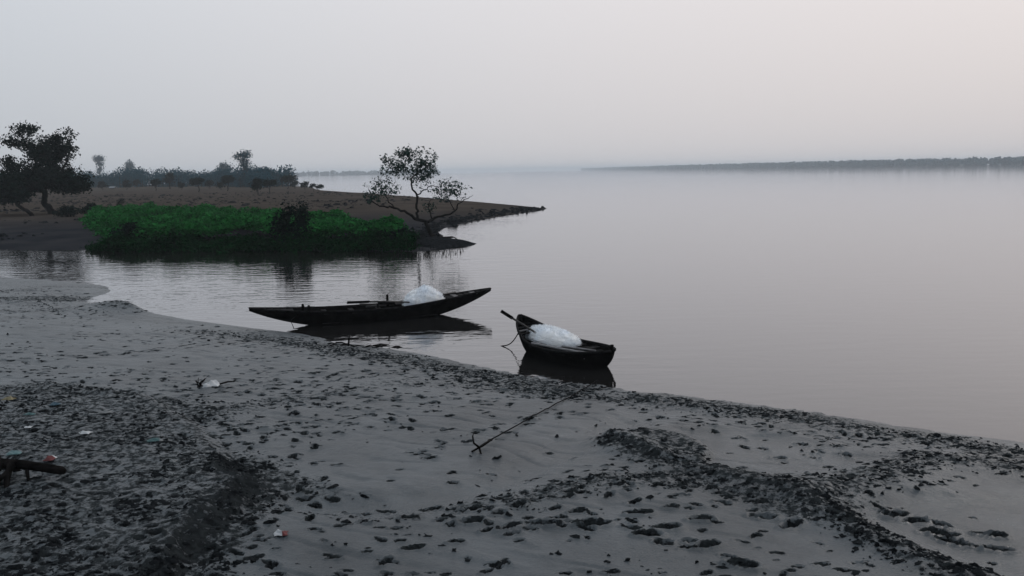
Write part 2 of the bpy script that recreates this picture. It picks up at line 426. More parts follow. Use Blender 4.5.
def features(x, y):
    """height added to the base bank and 'soil' (dark crumbly earth and the painted mound edge shadow) weight"""
    d1 = dist_poly(x, y, RIDGE1); d2 = dist_poly(x, y, RIDGE2); dc = dist_poly(x, y, CHANNEL)
    ds = sdist(x, y, SLAB); dm = sdist(x, y, MOUND); db = dist_poly(x, y, SHOREBAND); db2 = dist_poly(x, y, SHOREBAND2)
    de = dist_poly(x, y, MOUNDEDGE); dk = dist_poly(x, y, CRUMBLINE); dt = dist_poly(x, y, TONGUE_SCARP)
    dmt = dist_poly(x, y, MOUNDTOP)
    b1 = sstep(0, .5, sdist(x, y, BASIN1)); b2 = sstep(0, .6, sdist(x, y, BASIN2))
    wob = 0.25 * fbm(x * 1.6, y * 1.6, 3, 5)
    soil_and_shadow = (.72 * np.exp(-((d1 + wob) / .38) ** 2) + .52 * np.exp(-((d2 + wob) / .6) ** 2) + .55 * sstep(-.15, .2, ds + wob)
            + .55 * np.exp(-((db + wob) / .8) ** 2) + .45 * np.exp(-((db2 + wob) / .8) ** 2)
            + .62 * sstep(-1.6, 1.2, dm + 3 * wob) + .8 * np.exp(-((de + wob) / .45) ** 2)
            + .55 * np.exp(-((dk + wob) / .4) ** 2) + .36 * np.exp(-((dist_poly(x, y, CRUMBLINE2) + wob) / .55) ** 2) + .24 * np.exp(-((dist_poly(x, y, CRUMBLINE3) + wob) / .8) ** 2) + .8 * np.exp(-((dt + wob) / .7) ** 2) + .35 * np.exp(-((dmt + wob) / .7) ** 2))
    soil_and_shadow = soil_and_shadow * (1 - .9 * b1) * (1 - .9 * b2) * (1 - .85 * np.exp(-(dc / .35) ** 2))
    soil_and_shadow = np.clip(soil_and_shadow + .12 * fbm(x * .5, y * .5, 3, 8), 0, .52)
    soil_and_shadow = soil_and_shadow + .30 * np.exp(-((de + .5 * wob) / .26) ** 2) + .14 * np.exp(-((d1 + .5 * wob) / .14) ** 2)  # the mound edge's shadow is painted in as extra dark soil
    h = (.12 * np.exp(-(d1 / .36) ** 2) + .10 * np.exp(-(d2 / .7) ** 2) + .13 * sstep(-.10, .14, ds + .4 * wob)
         - .10 * np.exp(-(dc / .45) ** 2) + .17 * sstep(-.15, .30, dm + .8 * wob) + .03 * np.exp(-(de / .5) ** 2)
         - .05 * b1 - .06 * b2 + .05 * np.exp(-(db / .6) ** 2))
    hd = np.hypot((x - HUMP[0]) / 1.9, (y - HUMP[1]) / .9)
    h = h + .42 * np.exp(-hd ** 2) * sstep(-.1, .5, sdist(x, y, NEAR_POLY))
    soil_and_shadow = np.maximum(soil_and_shadow, .52 * np.exp(-(hd / 1.1) ** 2))
    soil_and_shadow = np.maximum(soil_and_shadow, .42 * sstep(27.5, 29.5, y) * np.clip(.55 + .9 * fbm(x * .5, y * .9, 3, 15), 0, 1))
    land = sstep(-.3, .8, sdist(x, y, NEAR_POLY))
    h = h + land * (.075 * fbm(x * .45, y * .6, 3, 1) + .030 * fbm(x * 1.7, y * 2.2, 3, 2)) * (1 - .8 * b1) * (1 - .8 * b2)
    # raking little rills where the tide drained across the mud
    rill = fbm(x * .55 + .8 * fbm(x * .3, y * .3, 2, 9), y * 1.5 + x * .6, 3, 4)
    h = h - .020 * land * np.exp(-(rill / .10) ** 2) * (1 - sstep(.1, .5, soil_and_shadow))
    rough = (soil_and_shadow / .62) ** 1.2
    h = h + rough * (.045 * fbm(x * 4.5, y * 4.5, 4, 6) + .020 * fbm(x * 13, y * 13, 2, 7))
    h = h + .005 * land * fbm(x * 9, y * 9, 3, 11)
    return h, soil_and_shadow, b1, b2

def h_near(x, y):
    return h_base(x, y) + features(x, y)[0]

# footprints: list of (x, y, heading, half length, half width, depth)
PRINTS = []
def add_print(x, y, a, s=1.0, depth=.05):
    PRINTS.append((x, y, a, .115 * s, .052 * s, depth * 1.15))

def trail(px, step=.36, gauge=.13, s=1.0, depth=.055):
    pts = W(px); side = 1
    for a, b in zip(pts[:-1], pts[1:]):
        L = np.hypot(*(b - a)); n = max(1, int(L / step)); ang = math.atan2(b[1] - a[1], b[0] - a[0])
        for i in range(n):
            p = a + (b - a) * (i + RNG.random() * .35) / n; side = -side
            q = p + gauge * side * np.array([-math.sin(ang), math.cos(ang)]) + RNG.normal(0, .05, 2)
            add_print(q[0], q[1], ang + RNG.normal(0, .22), s * RNG.uniform(.8, 1.15), depth * RNG.uniform(.7, 1.3))

TR = [[(0, 352), (60, 356), (130, 352), (190, 345), (256, 341)], [(0, 362), (60, 360), (120, 354), (200, 347), (300, 346)],
      [(60, 396), (160, 391), (260, 384), (360, 371), (450, 376), (540, 392)], [(80, 404), (200, 396), (300, 384), (400, 372)],
      [(240, 425), (300, 410), (380, 398), (470, 402), (560, 395), (620, 400)], [(190, 388), (280, 395), (360, 410), (430, 432), (470, 450)],
      [(300, 495), (400, 512), (500, 503), (590, 485), (680, 482)],
      [(280, 500), (400, 520), (520, 512), (640, 490)], [(690, 405), (740, 420), (800, 440), (850, 452), (890, 460)],
      [(660, 412), (720, 430), (760, 447), (830, 460)], [(650, 398), (740, 411), (840, 426), (950, 446), (1024, 458)],
      [(380, 560), (480, 535), (560, 520), (680, 500), (760, 505)], [(600, 512), (650, 540), (720, 552), (760, 570)],
      [(530, 525), (590, 528), (650, 540), (710, 548)], [(880, 505), (930, 520), (960, 535), (1000, 548)], [(870, 500), (915, 515), (945, 530), (985, 540)],
      [(460, 440), (520, 425), (590, 410), (650, 400)], [(350, 350), (450, 372), (540, 386), (600, 395)], [(250, 340), (330, 352), (430, 374), (520, 390)],
      [(180, 400), (220, 420), (250, 440), (270, 470)], [(290, 400), (300, 440), (310, 480), (300, 530)]]
for t in TR: trail(t)
for big in [(648, 538), (706, 548), (742, 568), (596, 527), (668, 530), (508, 528), (545, 525), (640, 515), (700, 520), (762, 516), (915, 517),
            (945, 530), (952, 538), (930, 527), (895, 512), (1000, 545), (990, 530), (790, 524), (470, 522), (585, 525)]:
    p = on_ground(*big, h_base); add_print(p[0], p[1], RNG.normal(.1, .35), 1.5, .09)
_n = 17000
_y = 7.0 + 30 * RNG.random(_n); _x = RNG.uniform(-.7, .7, _n) * (_y + 1)
_dens = np.clip(.30 + .85 * fbm(_x * .33, _y * .5, 3, 13) + .15 * fbm(_x * 1.3, _y * 1.3, 2, 14), .07, .6)
_dens = _dens + .30 * np.exp(-(dist_poly(_x, _y, CRUMBLINE2) / .8) ** 2) + .30 * np.exp(-(dist_poly(_x, _y, CRUMBLINE3) / 1.0) ** 2) + .25 * np.exp(-(dist_poly(_x, _y, CRUMBLINE) / .7) ** 2)
_dens = _dens * (1 - .97 * np.exp(-(dist_poly(_x, _y, CHANNEL) / .75) ** 2)) * (1 - .8 * np.exp(-(dist_poly(_x, _y, SMOOTH) / .8) ** 2))
_dens = np.where(inside(_x, _y, BASIN2), .02, _dens); _dens = np.where(inside(_x, _y, BASIN1), .10, _dens); _dens = np.where(inside(_x, _y, MOUND), .25, _dens)
_k = (RNG.random(_n) < _dens) & (sdist(_x, _y, NEAR_POLY) > .25)
for a_, b_ in zip(_x[_k], _y[_k]): add_print(a_, b_, RNG.normal(0, .5), RNG.uniform(.38, .88), RNG.uniform(.02, .05))
print('prints', len(PRINTS))

def build_bank():
    y0 = -3.0
    r = [-2.6]
    while r[-1] < 52:
        y = r[-1]
        r.append(y + (.35 if y < 6.2 else max(.02, .0023 * (y + 3)) if y < 36 else .5))
    ys = np.array(r)
    us = list(np.arange(-.66, .66, .0023)); s = .006
    while us[-1] < 5: us.append(us[-1] + s); s *= 1.25
    s = .006
    while us[0] > -5: us.insert(0, us[0] - s); s *= 1.25
    us = np.array(us)
    Y, U = np.meshgrid(ys, us, indexing='ij'); X = U * (Y - y0 + .3)
    sh = X.shape; x = X.ravel(); y = Y.ravel()
    hb = h_base(x, y); hf, soil_and_shadow, b1, b2 = features(x, y)
    Z = (hb + hf).reshape(sh); SO = soil_and_shadow.reshape(sh).copy()
    mot = (fbm(x * 7, y * 7, 3, 61) * .55).reshape(sh)
    for (fx, fy, a, hl, hw, dp) in PRINTS:
        i0, i1 = np.searchsorted(ys, [fy - .4, fy + .4])
        if i1 - i0 < 2: continue
        wv = fy - y0 + .3; ul, ur = (fx - .4) / wv, (fx + .4) / wv
        j0, j1 = np.searchsorted(us, [ul - abs(ul) * .05, ur + abs(ur) * .05])
        if j1 - j0 < 2: continue
        dx = X[i0:i1, j0:j1] - fx; dy = Y[i0:i1, j0:j1] - fy
        ca, sa = math.cos(a), math.sin(a)
        u = (dx * ca + dy * sa) / hl; v = (-dx * sa + dy * ca) / (hw * (1 + .25 * np.clip(u := (dx * ca + dy * sa) / hl, -1, 1)))
        q = np.sqrt(u * u + v * v)
        Z[i0:i1, j0:j1] += -dp * (1 - sstep(.62, 1.0, q)) + dp * .35 * np.exp(-((q - 1.25) / .22) ** 2)
        # full dark soil weight inside each print, with a mottled rim
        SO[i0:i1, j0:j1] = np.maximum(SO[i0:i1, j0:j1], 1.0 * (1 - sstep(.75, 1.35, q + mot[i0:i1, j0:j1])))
    n, k = sh
    V = np.stack([x, y, Z.ravel()], 1)
    i = np.arange(n - 1)[:, None] * k + np.arange(k - 1)[None]
    F = np.stack([i, i + 1, i + k + 1, i + k], -1).reshape(-1, 4)
    keep = (Z.ravel()[F].max(1) > -.25)
    o = mesh_np('mud_bank', V, F[keep], M['mud'], smooth=True, attrs={'soil_and_shadow': SO.ravel(), 'wet': np.clip(b1 + b2 + np.exp(-(dist_poly(x, y, CHANNEL) / .6) ** 2), 0, 1)})
    return tag(o, kind='structure')
build_bank()

# ---- turned-up black mud clods and crumbs
def domes(P, z, S):
    m = len(P)
    ang = RNG.normal(0, .9, m); ca, sa = np.cos(ang), np.sin(ang)
    t6 = np.arange(7) * 2 * math.pi / 7
    iv = np.concatenate([np.stack([np.cos(t6), np.sin(t6), np.zeros(7)], 1), np.stack([.55 * np.cos(t6 + .4), .55 * np.sin(t6 + .4), np.full(7, .8)], 1), [[0, 0, 1.0]]])
    if_ = np.array([(i, (i + 1) % 7, 7 + i) for i in range(7)] + [((i + 1) % 7, 7 + (i + 1) % 7, 7 + i) for i in range(7)] + [(7 + i, 7 + (i + 1) % 7, 14) for i in range(7)])
    B = iv[None] * (1 + .38 * RNG.standard_normal((m, 15, 1)).clip(-1.8, 1.8)) * S[:, None, :]
    V = np.stack([B[..., 0] * ca[:, None] - B[..., 1] * sa[:, None] + P[:, 0:1],
                  B[..., 0] * sa[:, None] + B[..., 1] * ca[:, None] + P[:, 1:2], B[..., 2] + z[:, None] - .004], -1)
    return V.reshape(-1, 3), (if_[None] + 15 * np.arange(m)[:, None, None]).reshape(-1, 3)

def build_clods():
    P = []; S = []
    for (fx, fy, a, hl, hw, dp) in PRINTS:      # lumps squeezed up round each footprint
        for _ in range(RNG.integers(2, 7)):
            t = RNG.uniform(0, 2 * math.pi); q = RNG.uniform(.6, 1.3)
            lx, ly = hl * q * math.cos(t), hw * q * math.sin(t)
            P.append((fx + lx * math.cos(a) - ly * math.sin(a), fy + lx * math.sin(a) + ly * math.cos(a)))
            s = RNG.uniform(.008, .026) * (hl / .115); S.append((s * RNG.uniform(1, 2.4), s, s * RNG.uniform(.25, .6)))
    P = np.array(P); S = np.array(S)
    n = 340000                                   # crumbs over the rough soil
    w = RNG.uniform(-.70, .70, n); yy = 6.8 + 29 * RNG.random(n) ** 1.5; xx = w * (yy + 1)
    _, soil_and_shadow, b1, b2 = features(xx, yy)
    d = sdist(xx, yy, NEAR_POLY)
    clump = np.clip(.5 + 1.5 * fbm(xx * 1.1, yy * 1.6, 3, 21), 0, 1)
    k = RNG.random(n) < ((soil_and_shadow / .62) ** 1.7 * clump * .42 + .012 * clump ** 2 * (1 - b1) * (1 - b2)) * (d > .1)
    m = int(k.sum()); s = np.minimum(RNG.gamma(1.7, .0075, m) + .006, .042)
    P = np.concatenate([P, np.stack([xx[k], yy[k]], 1)])
    S = np.concatenate([S, np.stack([s * RNG.uniform(.8, 2.2, m), s * RNG.uniform(.7, 1.2, m), s * RNG.uniform(.3, .9, m)], 1)])
    V, F = domes(P, h_near(P[:, 0], P[:, 1]), S)
    o = mesh_np('mud_crumbs', V, F, M['clod'])
    print('clods', len(P))
    return tag(o, 'black mud crumbs and clods scattered over the grey bank', 'mud', kind='stuff')
build_clods()

# ---- far tidal flat with the green bank
FLAT_PX = [(-700, 250), (-200, 251), (0, 250), (84, 250), (100, 247.5), (250, 248.5), (385, 249), (410, 252), (428, 251), (446, 246), (440, 238), (436, 233), (446, 228),
           (470, 222), (505, 215.5), (548, 208.5), (520, 205.6), (480, 202), (400, 195.5), (322, 190.3)]
FLAT = [at(*p)[:2] for p in FLAT_PX] + [np.array([-80., 330.]), np.array([-140., 480.]), np.array([-700., 800.]), np.array([-900., 60.])]
GREEN_PX = [(82, 214), (96, 222), (104, 240), (130, 245), (250, 247), (395, 247), (408, 242), (404, 232), (390, 222), (330, 214.5), (290, 214), (245, 212), (200, 208), (150, 207), (110, 208), (92, 210)]
GREEN = [at(px, py, .3 if py > 230 else 1.35)[:2] for px, py in GREEN_PX]

def h_flat(x, y):
    d = sdist(x, y, FLAT)
    h = np.where(d > 0, .55 * (1 - np.exp(-np.maximum(d, 0) / 7.0)), np.maximum(.12 * d, -.8))
    g = sdist(x, y, GREEN)
    h = h + .35 * sstep(-1.0, 2.0, g)
    land = sstep(-.5, 2, d)
    return h + land * (.12 * fbm(x * .09, y * .09, 3, 31) + .09 * fbm(x * .4, y * .25, 4, 32))

def build_flat():
    ys = [44.0]
    while ys[-1] < 820: ys.append(ys[-1] + max(.3, .0065 * ys[-1]))
    ys = np.array(ys); us = np.concatenate([np.arange(-2.6, -.8, .03), np.arange(-.8, .12, .0045)])
    Y, U = np.meshgrid(ys, us, indexing='ij'); X = U * Y
    x, y = X.ravel(), Y.ravel(); z = h_flat(x, y)
    n, k = X.shape
    i = np.arange(n - 1)[:, None] * k + np.arange(k - 1)[None]
    F = np.stack([i, i + 1, i + k + 1, i + k], -1).reshape(-1, 4)
    F = F[z[F].max(1) > -.2]
    dry = np.clip(sstep(70, 110, y) * (1 - sstep(-4, 12, x + .0 * y - (-.02 * y))) + .0, 0, 1)
    return tag(mesh_np('tidal_flat', np.stack([x, y, z], 1), F, M['flat'], smooth=True, attrs={'dry': dry}), kind='structure')
build_flat()

# clumps of mud and stranded weed along the tide line of the flat and dotted over it
def flat_clumps():
    P = []
    a = FLAT[9:16]
    for p, q in zip(a[:-1], a[1:]):
        n = int(np.hypot(*(q - p)) * 10)
        for _ in range(n):
            r = p + (q - p) * RNG.random(); P.append((r[0] + RNG.normal(-.9, .7), r[1] + RNG.normal(1.6, 1.5)))
    P = np.array(P)
    n = 9000; y = 55 + 170 * RNG.random(n) ** 1.2; x = y * RNG.uniform(-.68, .05, n)
    k = (RNG.random(n) < np.clip(.25 + .9 * fbm(x * .08, y * .05, 3, 77), 0, 1)) & (sdist(x, y, FLAT) > .5)
    P = np.concatenate([P, np.stack([x[k], y[k]], 1)]); z = h_flat(P[:, 0], P[:, 1]); k = z > .0; P, z = P[k], z[k]
    s = RNG.gamma(2, .045, len(P)) + .04
    V, F = domes(P, z, np.stack([s * RNG.uniform(1, 2.5, len(P)), s, s * RNG.uniform(.4, 1.1, len(P))], 1))
    tag(mesh_np('mud_clumps', V, F, M['clod']), 'dark mud and weed clumps dotted over the flat across the creek', 'mud', kind='stuff')
flat_clumps()

# ---- green plants on the bank
def cover_top(x, y, d):
    return 1.15 + .40 * fbm(x * .22, y * .22, 3, 41) + .85 * np.maximum(0, fbm(x * .65, y * .40, 2, 42))

_fr = sorted([tuple(at(px, 248.2)[:2]) for px in (90, 130, 200, 250, 300, 350, 385, 410)])
FX = np.array([p[0] for p in _fr]); FY = np.array([p[1] for p in _fr])
def build_cover():
    n = 30000
    g = np.array(GREEN); lo, hi = g.min(0), g.max(0)
    x = RNG.uniform(lo[0], hi[0], n); y = lo[1] + (hi[1] - lo[1]) * RNG.random(n) ** 1.3
    d = sdist(x, y, GREEN) + .5 * fbm(x * .5, y * .5, 3, 43); k = d > -.1; x, y, d = x[k], y[k], d[k]
    zt = np.maximum(h_flat(x, y) + .15, cover_top(x, y, d) * sstep(-.5, .9, d) + .25); fy = y - np.interp(x, FX, FY); k = (fy > -.1 + 1.6 * fbm(x * .7, y, 2, 45)) & (fbm(x * 1.1, y * .7, 2, 46) > -.22 + .25 * RNG.standard_normal(len(x))); x, y, zt = x[k], y[k], zt[k]
    m = 9
    t = RNG.random((len(x), m)) ** 1.6
    C = np.stack([x[:, None] + RNG.normal(0, .22, (len(x), m)), y[:, None] + RNG.normal(0, .22, (len(x), m)), zt[:, None] - .55 * t + RNG.normal(0, .05, (len(x), m))], -1).reshape(-1, 3)
    V, F = leaf_quads(C, .27, RNG, .6, .35)
    print('cover', len(F))
    return tag(mesh_np('ground_cover', V, F, M['leafgreen']), 'low bright green leafy plants covering the bank across the creek', 'plants', kind='stuff')
build_cover()

# ================================================================== TREES
def grow(trunk_paths, blobs, n_clusters, leaves_per, leaf, spread, seed, twig=.035, sides=6, aspect=.5):
    """trunk_paths: list of (points, radii). blobs: (center, radii, weight). Returns trunk MB, leaf V,F"""
    rng = np.random.default_rng(seed)
    mb = MB(); nodes = []
    for pts, rad in trunk_paths:
        pts = np.array(pts, float); P = []; Rr = []
        for a, b, ra, rb in zip(pts[:-1], pts[1:], rad[:-1], rad[1:]):
            for t in np.linspace(0, 1, 5)[:-1]:
                P.append(a + (b - a) * t + rng.normal(0, .06, 3) * min(1, np.linalg.norm(b - a)) * (t > 0)); Rr.append(ra + (rb - ra) * t)
        P.append(pts[-1]); Rr.append(rad[-1])
        mb.tube(P, Rr, sides); nodes += [p for p in P[4:]]
    w = np.array([b[2] for b in blobs], float); w /= w.sum()
    cl = []
    for _ in range(n_clusters):
        c, r, _w = blobs[rng.choice(len(blobs), p=w)]
        v = rng.standard_normal(3); v /= np.linalg.norm(v); v *= rng.random() ** .42 * rng.uniform(.75, 1.18)
        cl.append(np.array(c) + v * np.array(r))
    base = np.array(nodes[0])
    cl.sort(key=lambda p: np.linalg.norm(p - base))
    C = []
    for p in cl:
        N = np.array(nodes); dd = np.linalg.norm(N - p, axis=1) + .6 * np.maximum(0, N[:, 2] - p[2])
        q = N[int(np.argmin(dd))]; L = np.linalg.norm(p - q)
        mid = [q + (p - q) * t + rng.normal(0, .10 * L, 3) for t in (.35, .7)]
        path = [q] + mid + [p]
        r0 = twig * min(1.6, .5 + .5 * L)
        mb.tube(path, [r0, r0 * .8, r0 * .55, r0 * .25], 4, False)
        nodes += mid + [p]
        m = max(3, int(leaves_per * rng.uniform(.5, 1.5)))
        C.append(p + rng.normal(0, 1, (m, 3)) * spread * np.array([1, 1, .75]))
    V, F = leaf_quads(np.concatenate(C), leaf, rng, aspect, .1)
    return mb, V, F

def put_tree(name, loc, mb, V, F, bark, leafm, label, group=None, cat='tree'):
    t = empty(name, loc); tag(t, label, cat, group)
    mb.build('trunk', bark, t, True); mesh_np('crown', V, F, leafm, t)
    return t

# ---- the leaning mangrove at the water's edge
def mangrove():
    b = on_ground(437, 241, h_flat); sc = FPX / b[1] * 1.0; base = proj(b)
    def L(px, py, dy=0): return np.array([(px - base[0]) / sc, dy, -(py - base[1]) / sc])
    paths = [
        ([L(440, 246), L(436, 239), L(430, 231, .1), L(426, 223, .1), L(427, 221, .1)], [.24, .19, .15, .13, .12]),
        ([L(427, 222, .1), L(417, 219, .0), L(408, 212, -.3), L(396, 207, -.5), L(382, 205, -.5), L(374, 200, -.4)], [.12, .11, .09, .075, .055, .03]),
        ([L(418, 219, 0), L(417, 208, .3), L(418, 197, .4), L(413, 186, .3), L(413, 179, .3), L(420, 172, .2), L(419, 160, 0)], [.10, .085, .075, .065, .055, .04, .02]),
        ([L(428, 222, .1), L(434, 219, .3), L(440, 217, .4), L(450, 215, .5), L(457, 210, .6), L(458, 205, .5), L(466, 200, .4), L(474, 196, .3)], [.11, .10, .085, .07, .055, .045, .03, .012]),
        ([L(432, 220, .2), L(431, 214, .5), L(428, 208, .8), L(431, 200, .9)], [.06, .05, .04, .02]),
        ([L(418, 195, .4), L(425, 190, .5), L(432, 186, .5), L(440, 188, .4)], [.05, .04, .03, .02]),
        ([L(455, 211, .6), L(450, 201, .5), L(447, 193, .4)], [.035, .03, .015]),
        ([L(396, 207, -.5), L(388, 195, -.4), L(384, 188, -.3)], [.045, .035, .02]),
    ]
    blobs = [(L(408, 163), (1.3, 1.3, .8), 4), (L(427, 168, .5), (.9, 1.2, .75), 6), (L(396, 171, -.4), (.85, .9, .5), 2.5), (L(414, 153), (1.1, .9, .4), 2.5), (L(391, 160, -.2), (.5, .5, .3), .7), (L(434, 157, .2), (.5, .6, .4), 1.2), (L(416, 176, .2), (.9, .8, .4), 2), (L(386, 187, -.4), (1.35, 1.2, .8), 4.0), (L(374, 197, -.3), (.6, .6, .35), 1.2),
             (L(449, 191, .4), (1.25, 1.1, .85), 7.5), (L(430, 207, .7), (.55, .5, .3), 1.0), (L(423, 184, .3), (.9, .6, .4), 1.0)]
    mb, V, F = grow(paths, blobs, 350, 12, .165, .16, 11, .020, 7, .55)
    t = put_tree('mangrove_tree', b, mb, V, F, M['bark'], M['leafmid'], 'crooked sparse mangrove tree leaning over the water at the creek mouth', cat='tree')
    # spreading stilt roots
    rt = MB()
    for k in range(26):
        a = RNG.uniform(0, 2 * math.pi); rr = RNG.uniform(.8, 2.1)
        ex, ey = rr * math.cos(a) * 1.1, rr * math.sin(a) * 1.2
        s = L(437, 240) + RNG.normal(0, .08, 3)
        e = np.array([ex, ey, -b[2] - .1])
        m1 = s + (e - s) * .35 + np.array([0, 0, .16]) + RNG.normal(0, .06, 3); m2 = s + (e - s) * .7 + np.array([0, 0, .10]) + RNG.normal(0, .08, 3)
        rt.tube([s, m1, m2, e], [.06, .045, .032, .02], 5, False)
    rt.build('root', M['bark'], t, True)
mangrove()

# root mound of dark mud and breathing roots round the mangrove
def root_mound():
    b = at(437, 246); n = 30; V = []; F = []
    for i in range(n):
        for j in range(n):
            u, v = i / (n - 1) * 2 - 1, j / (n - 1) * 2 - 1
            x, y = u * 3.5, v * 2.7
            q = np.hypot(u, v)
            z = .62 * max(0, 1 - q ** 1.7) + .10 * float(fbm(np.array([x * 1.8]), np.array([y * 1.8]), 3, 51)[0]) * (q < .95) - .07
            V.append((b[0] - .6 + x, b[1] + 1.0 + y, z))
    for i in range(n - 1):
        for j in range(n - 1): F.append((i * n + j, (i + 1) * n + j, (i + 1) * n + j + 1, i * n + j + 1))
    tag(mesh_np('mud_hummock', np.array(V), np.array(F), M['clod'], smooth=True), kind='structure')
    st = MB()
    for k in range(260):
        px, py = RNG.uniform(385, 466), RNG.uniform(238, 259)
        if ((px - 428) / 40) ** 2 + ((py - 249) / 9) ** 2 > 1: continue
        p = at(px, py); h = RNG.uniform(.06, .24)
        st.tube([(p[0], p[1], -.1), (p[0] + RNG.normal(0, .05), p[1] + RNG.normal(0, .05), h)], [.022, .01], 4, False)
    for px in (395, 398, 401, 404, 408):
        p = at(px, 255 + RNG.uniform(-1, 1.5)); st.tube([(p[0], p[1], -.1), (p[0] + RNG.normal(0, .06), p[1], RNG.uniform(.3, .6))], [.03, .015], 4, False)
    tag(st.build('breathing_roots', M['bark']), 'thin dark breathing roots poking from mud around the mangrove', 'roots', kind='stuff')
root_mound()

# ---- big dark spreading tree at the left edge and its leaning neighbour
def left_trees():
    b = on_ground(52, 214, h_flat); sc = FPX / b[1]; base = proj(b)
    def L(px, py, dy=0): return np.array([(px - base[0]) / sc, dy, -(py - base[1]) / sc])
    paths = [([L(54, 217), L(50, 209), L(45, 203), L(47, 193), L(46, 180), L(42, 165), L(36, 148)], [.55, .42, .36, .34, .28, .2, .08]),
             ([L(46, 190), L(58, 178, .8), L(68, 162, 1), L(73, 148, 1)], [.24, .18, .12, .05]),
             ([L(46, 192), L(30, 184, -1), L(14, 178, -1.5)], [.22, .15, .06]), ([L(47, 188), L(66, 186, -1.2), L(84, 184, -1.6)], [.2, .13, .05])]
    blobs = [(L(33, 131), (1.5, 1.6, .9), 1.0), (L(20, 143), (1.1, 1.4, .8), .7), (L(38, 146), (1.2, 1.6, 1.0), .9), (L(14, 165), (1.5, 1.8, 1.2), 1.0), (L(76, 137), (.8, 1.0, .9), .6), (L(74, 152), (1.2, 1.4, 1.3), 1.0), (L(54, 156), (2.5, 2.6, 1.9), 6.0), (L(60, 144), (1.2, 1.6, 1.0), 1.2), (L(44, 178), (5.4, 4.0, 1.9), 14),
             (L(75, 186), (2.3, 2.4, 1.0), 3.5), (L(18, 186), (2.6, 2.5, 1.3), 4)]
    mb, V, F = grow(paths, blobs, 760, 30, .30, .34, 21, .05, 7, .6)
    put_tree('broad_tree', b, mb, V, F, M['bark'], M['leafdark'], 'big dark broad-crowned tree standing on the flat at the left edge', cat='tree')
    b = on_ground(33, 216, h_flat); sc = FPX / b[1]; base = proj(b)
    paths = [([L(34, 218), L(27, 210), L(20, 206), L(14, 200), L(4, 190), L(-8, 180)], [.3, .24, .2, .16, .12, .05]), ([L(20, 206), L(24, 198), L(22, 190)], [.12, .08, .04])]
    blobs = [(L(2, 184), (2.6, 2.4, 1.4), 6), (L(-22, 182), (2.2, 2.2, 1.6), 4), (L(22, 196), (1.1, 1.0, .7), 2), (L(8, 196), (1.6, 1.4, .9), 2)]
    mb, V, F = grow(paths, blobs, 240, 26, .32, .38, 22, .045, 6, .6)
    put_tree('slanting_tree', b, mb, V, F, M['bark'], M['leafdark'], 'low slanting dark tree under the big tree at the left edge', cat='tree')
left_trees()

# ---- small trees out on the flat and taller ones behind
def small_tree(px, py, hpx, wpx, label, seed, style='round', mat='leaffar', name='small_tree', lean=0.0, dense=1.0):
    b = on_ground(px, py, h_flat); sc = FPX / b[1]; H = hpx / sc; Wd = wpx / sc
    rng = np.random.default_rng(seed)
    top = np.array([lean * H, 0, H * .8])
    if style == 'tall':
        blobs = [((-Wd * .25, 0, H * .86), (Wd * .26, Wd * .3, H * .10), 2), ((Wd * .2, 0, H * .90), (Wd * .24, Wd * .3, H * .10), 2), ((Wd * .05, 0, H * .70), (Wd * .36, Wd * .36, H * .13), 2.5),
                 ((Wd * .12, 0, H * .52), (Wd * .22, Wd * .25, H * .10), 1), ((-Wd * .1, 0, H * .40), (Wd * .2, Wd * .25, H * .10), .7)]
    elif style == 'flat':
        blobs = [((lean * H, 0, H * .82), (Wd * .5, Wd * .45, H * .16), 4), ((lean * H - Wd * .2, 0, H * .66), (Wd * .3, Wd * .3, H * .12), 2)]
    else:
        blobs = [((lean * H, 0, H * .66), (Wd * .5, Wd * .5, H * .33), 4), ((lean * H + Wd * .15 * rng.uniform(-1, 1), 0, H * .82), (Wd * .3, Wd * .3, H * .2), 2), ((-Wd * .2, 0, H * .5), (Wd * .3, Wd * .3, H * .16), 1.5)]
    r0 = max(.06, .028 * H)
    paths = [([np.zeros(3) - np.array([0, 0, .2]), np.array([.04 * H * rng.uniform(-1, 1), 0, H * .25]), np.array([lean * H * .6, 0, H * .5]), top], [r0 * 1.3, r0, r0 * .8, r0 * .3])]
    paths.append(([paths[0][0][1], np.array([-Wd * .22, .1 * Wd, H * .5])], [r0 * .6, r0 * .25]))
    paths.append(([paths[0][0][2] * .9, np.array([Wd * .25 + lean * H * .5, -.1 * Wd, H * .65])], [r0 * .5, r0 * .2]))
    vol = hpx * wpx
    ncl = int(np.clip(vol * .45 * dense, 25, 150)); leaf = 1.15 / sc
    mb, V, F = grow(paths, blobs, ncl, 14, leaf, .055 * (H + Wd) * .5 + leaf * .4, seed, r0 * .3, 5, .7)
    put_tree(name, b, mb, V, F, M['bark'], M[mat], label, 'small trees scattered on the tidal flat' if name == 'small_tree' else None)

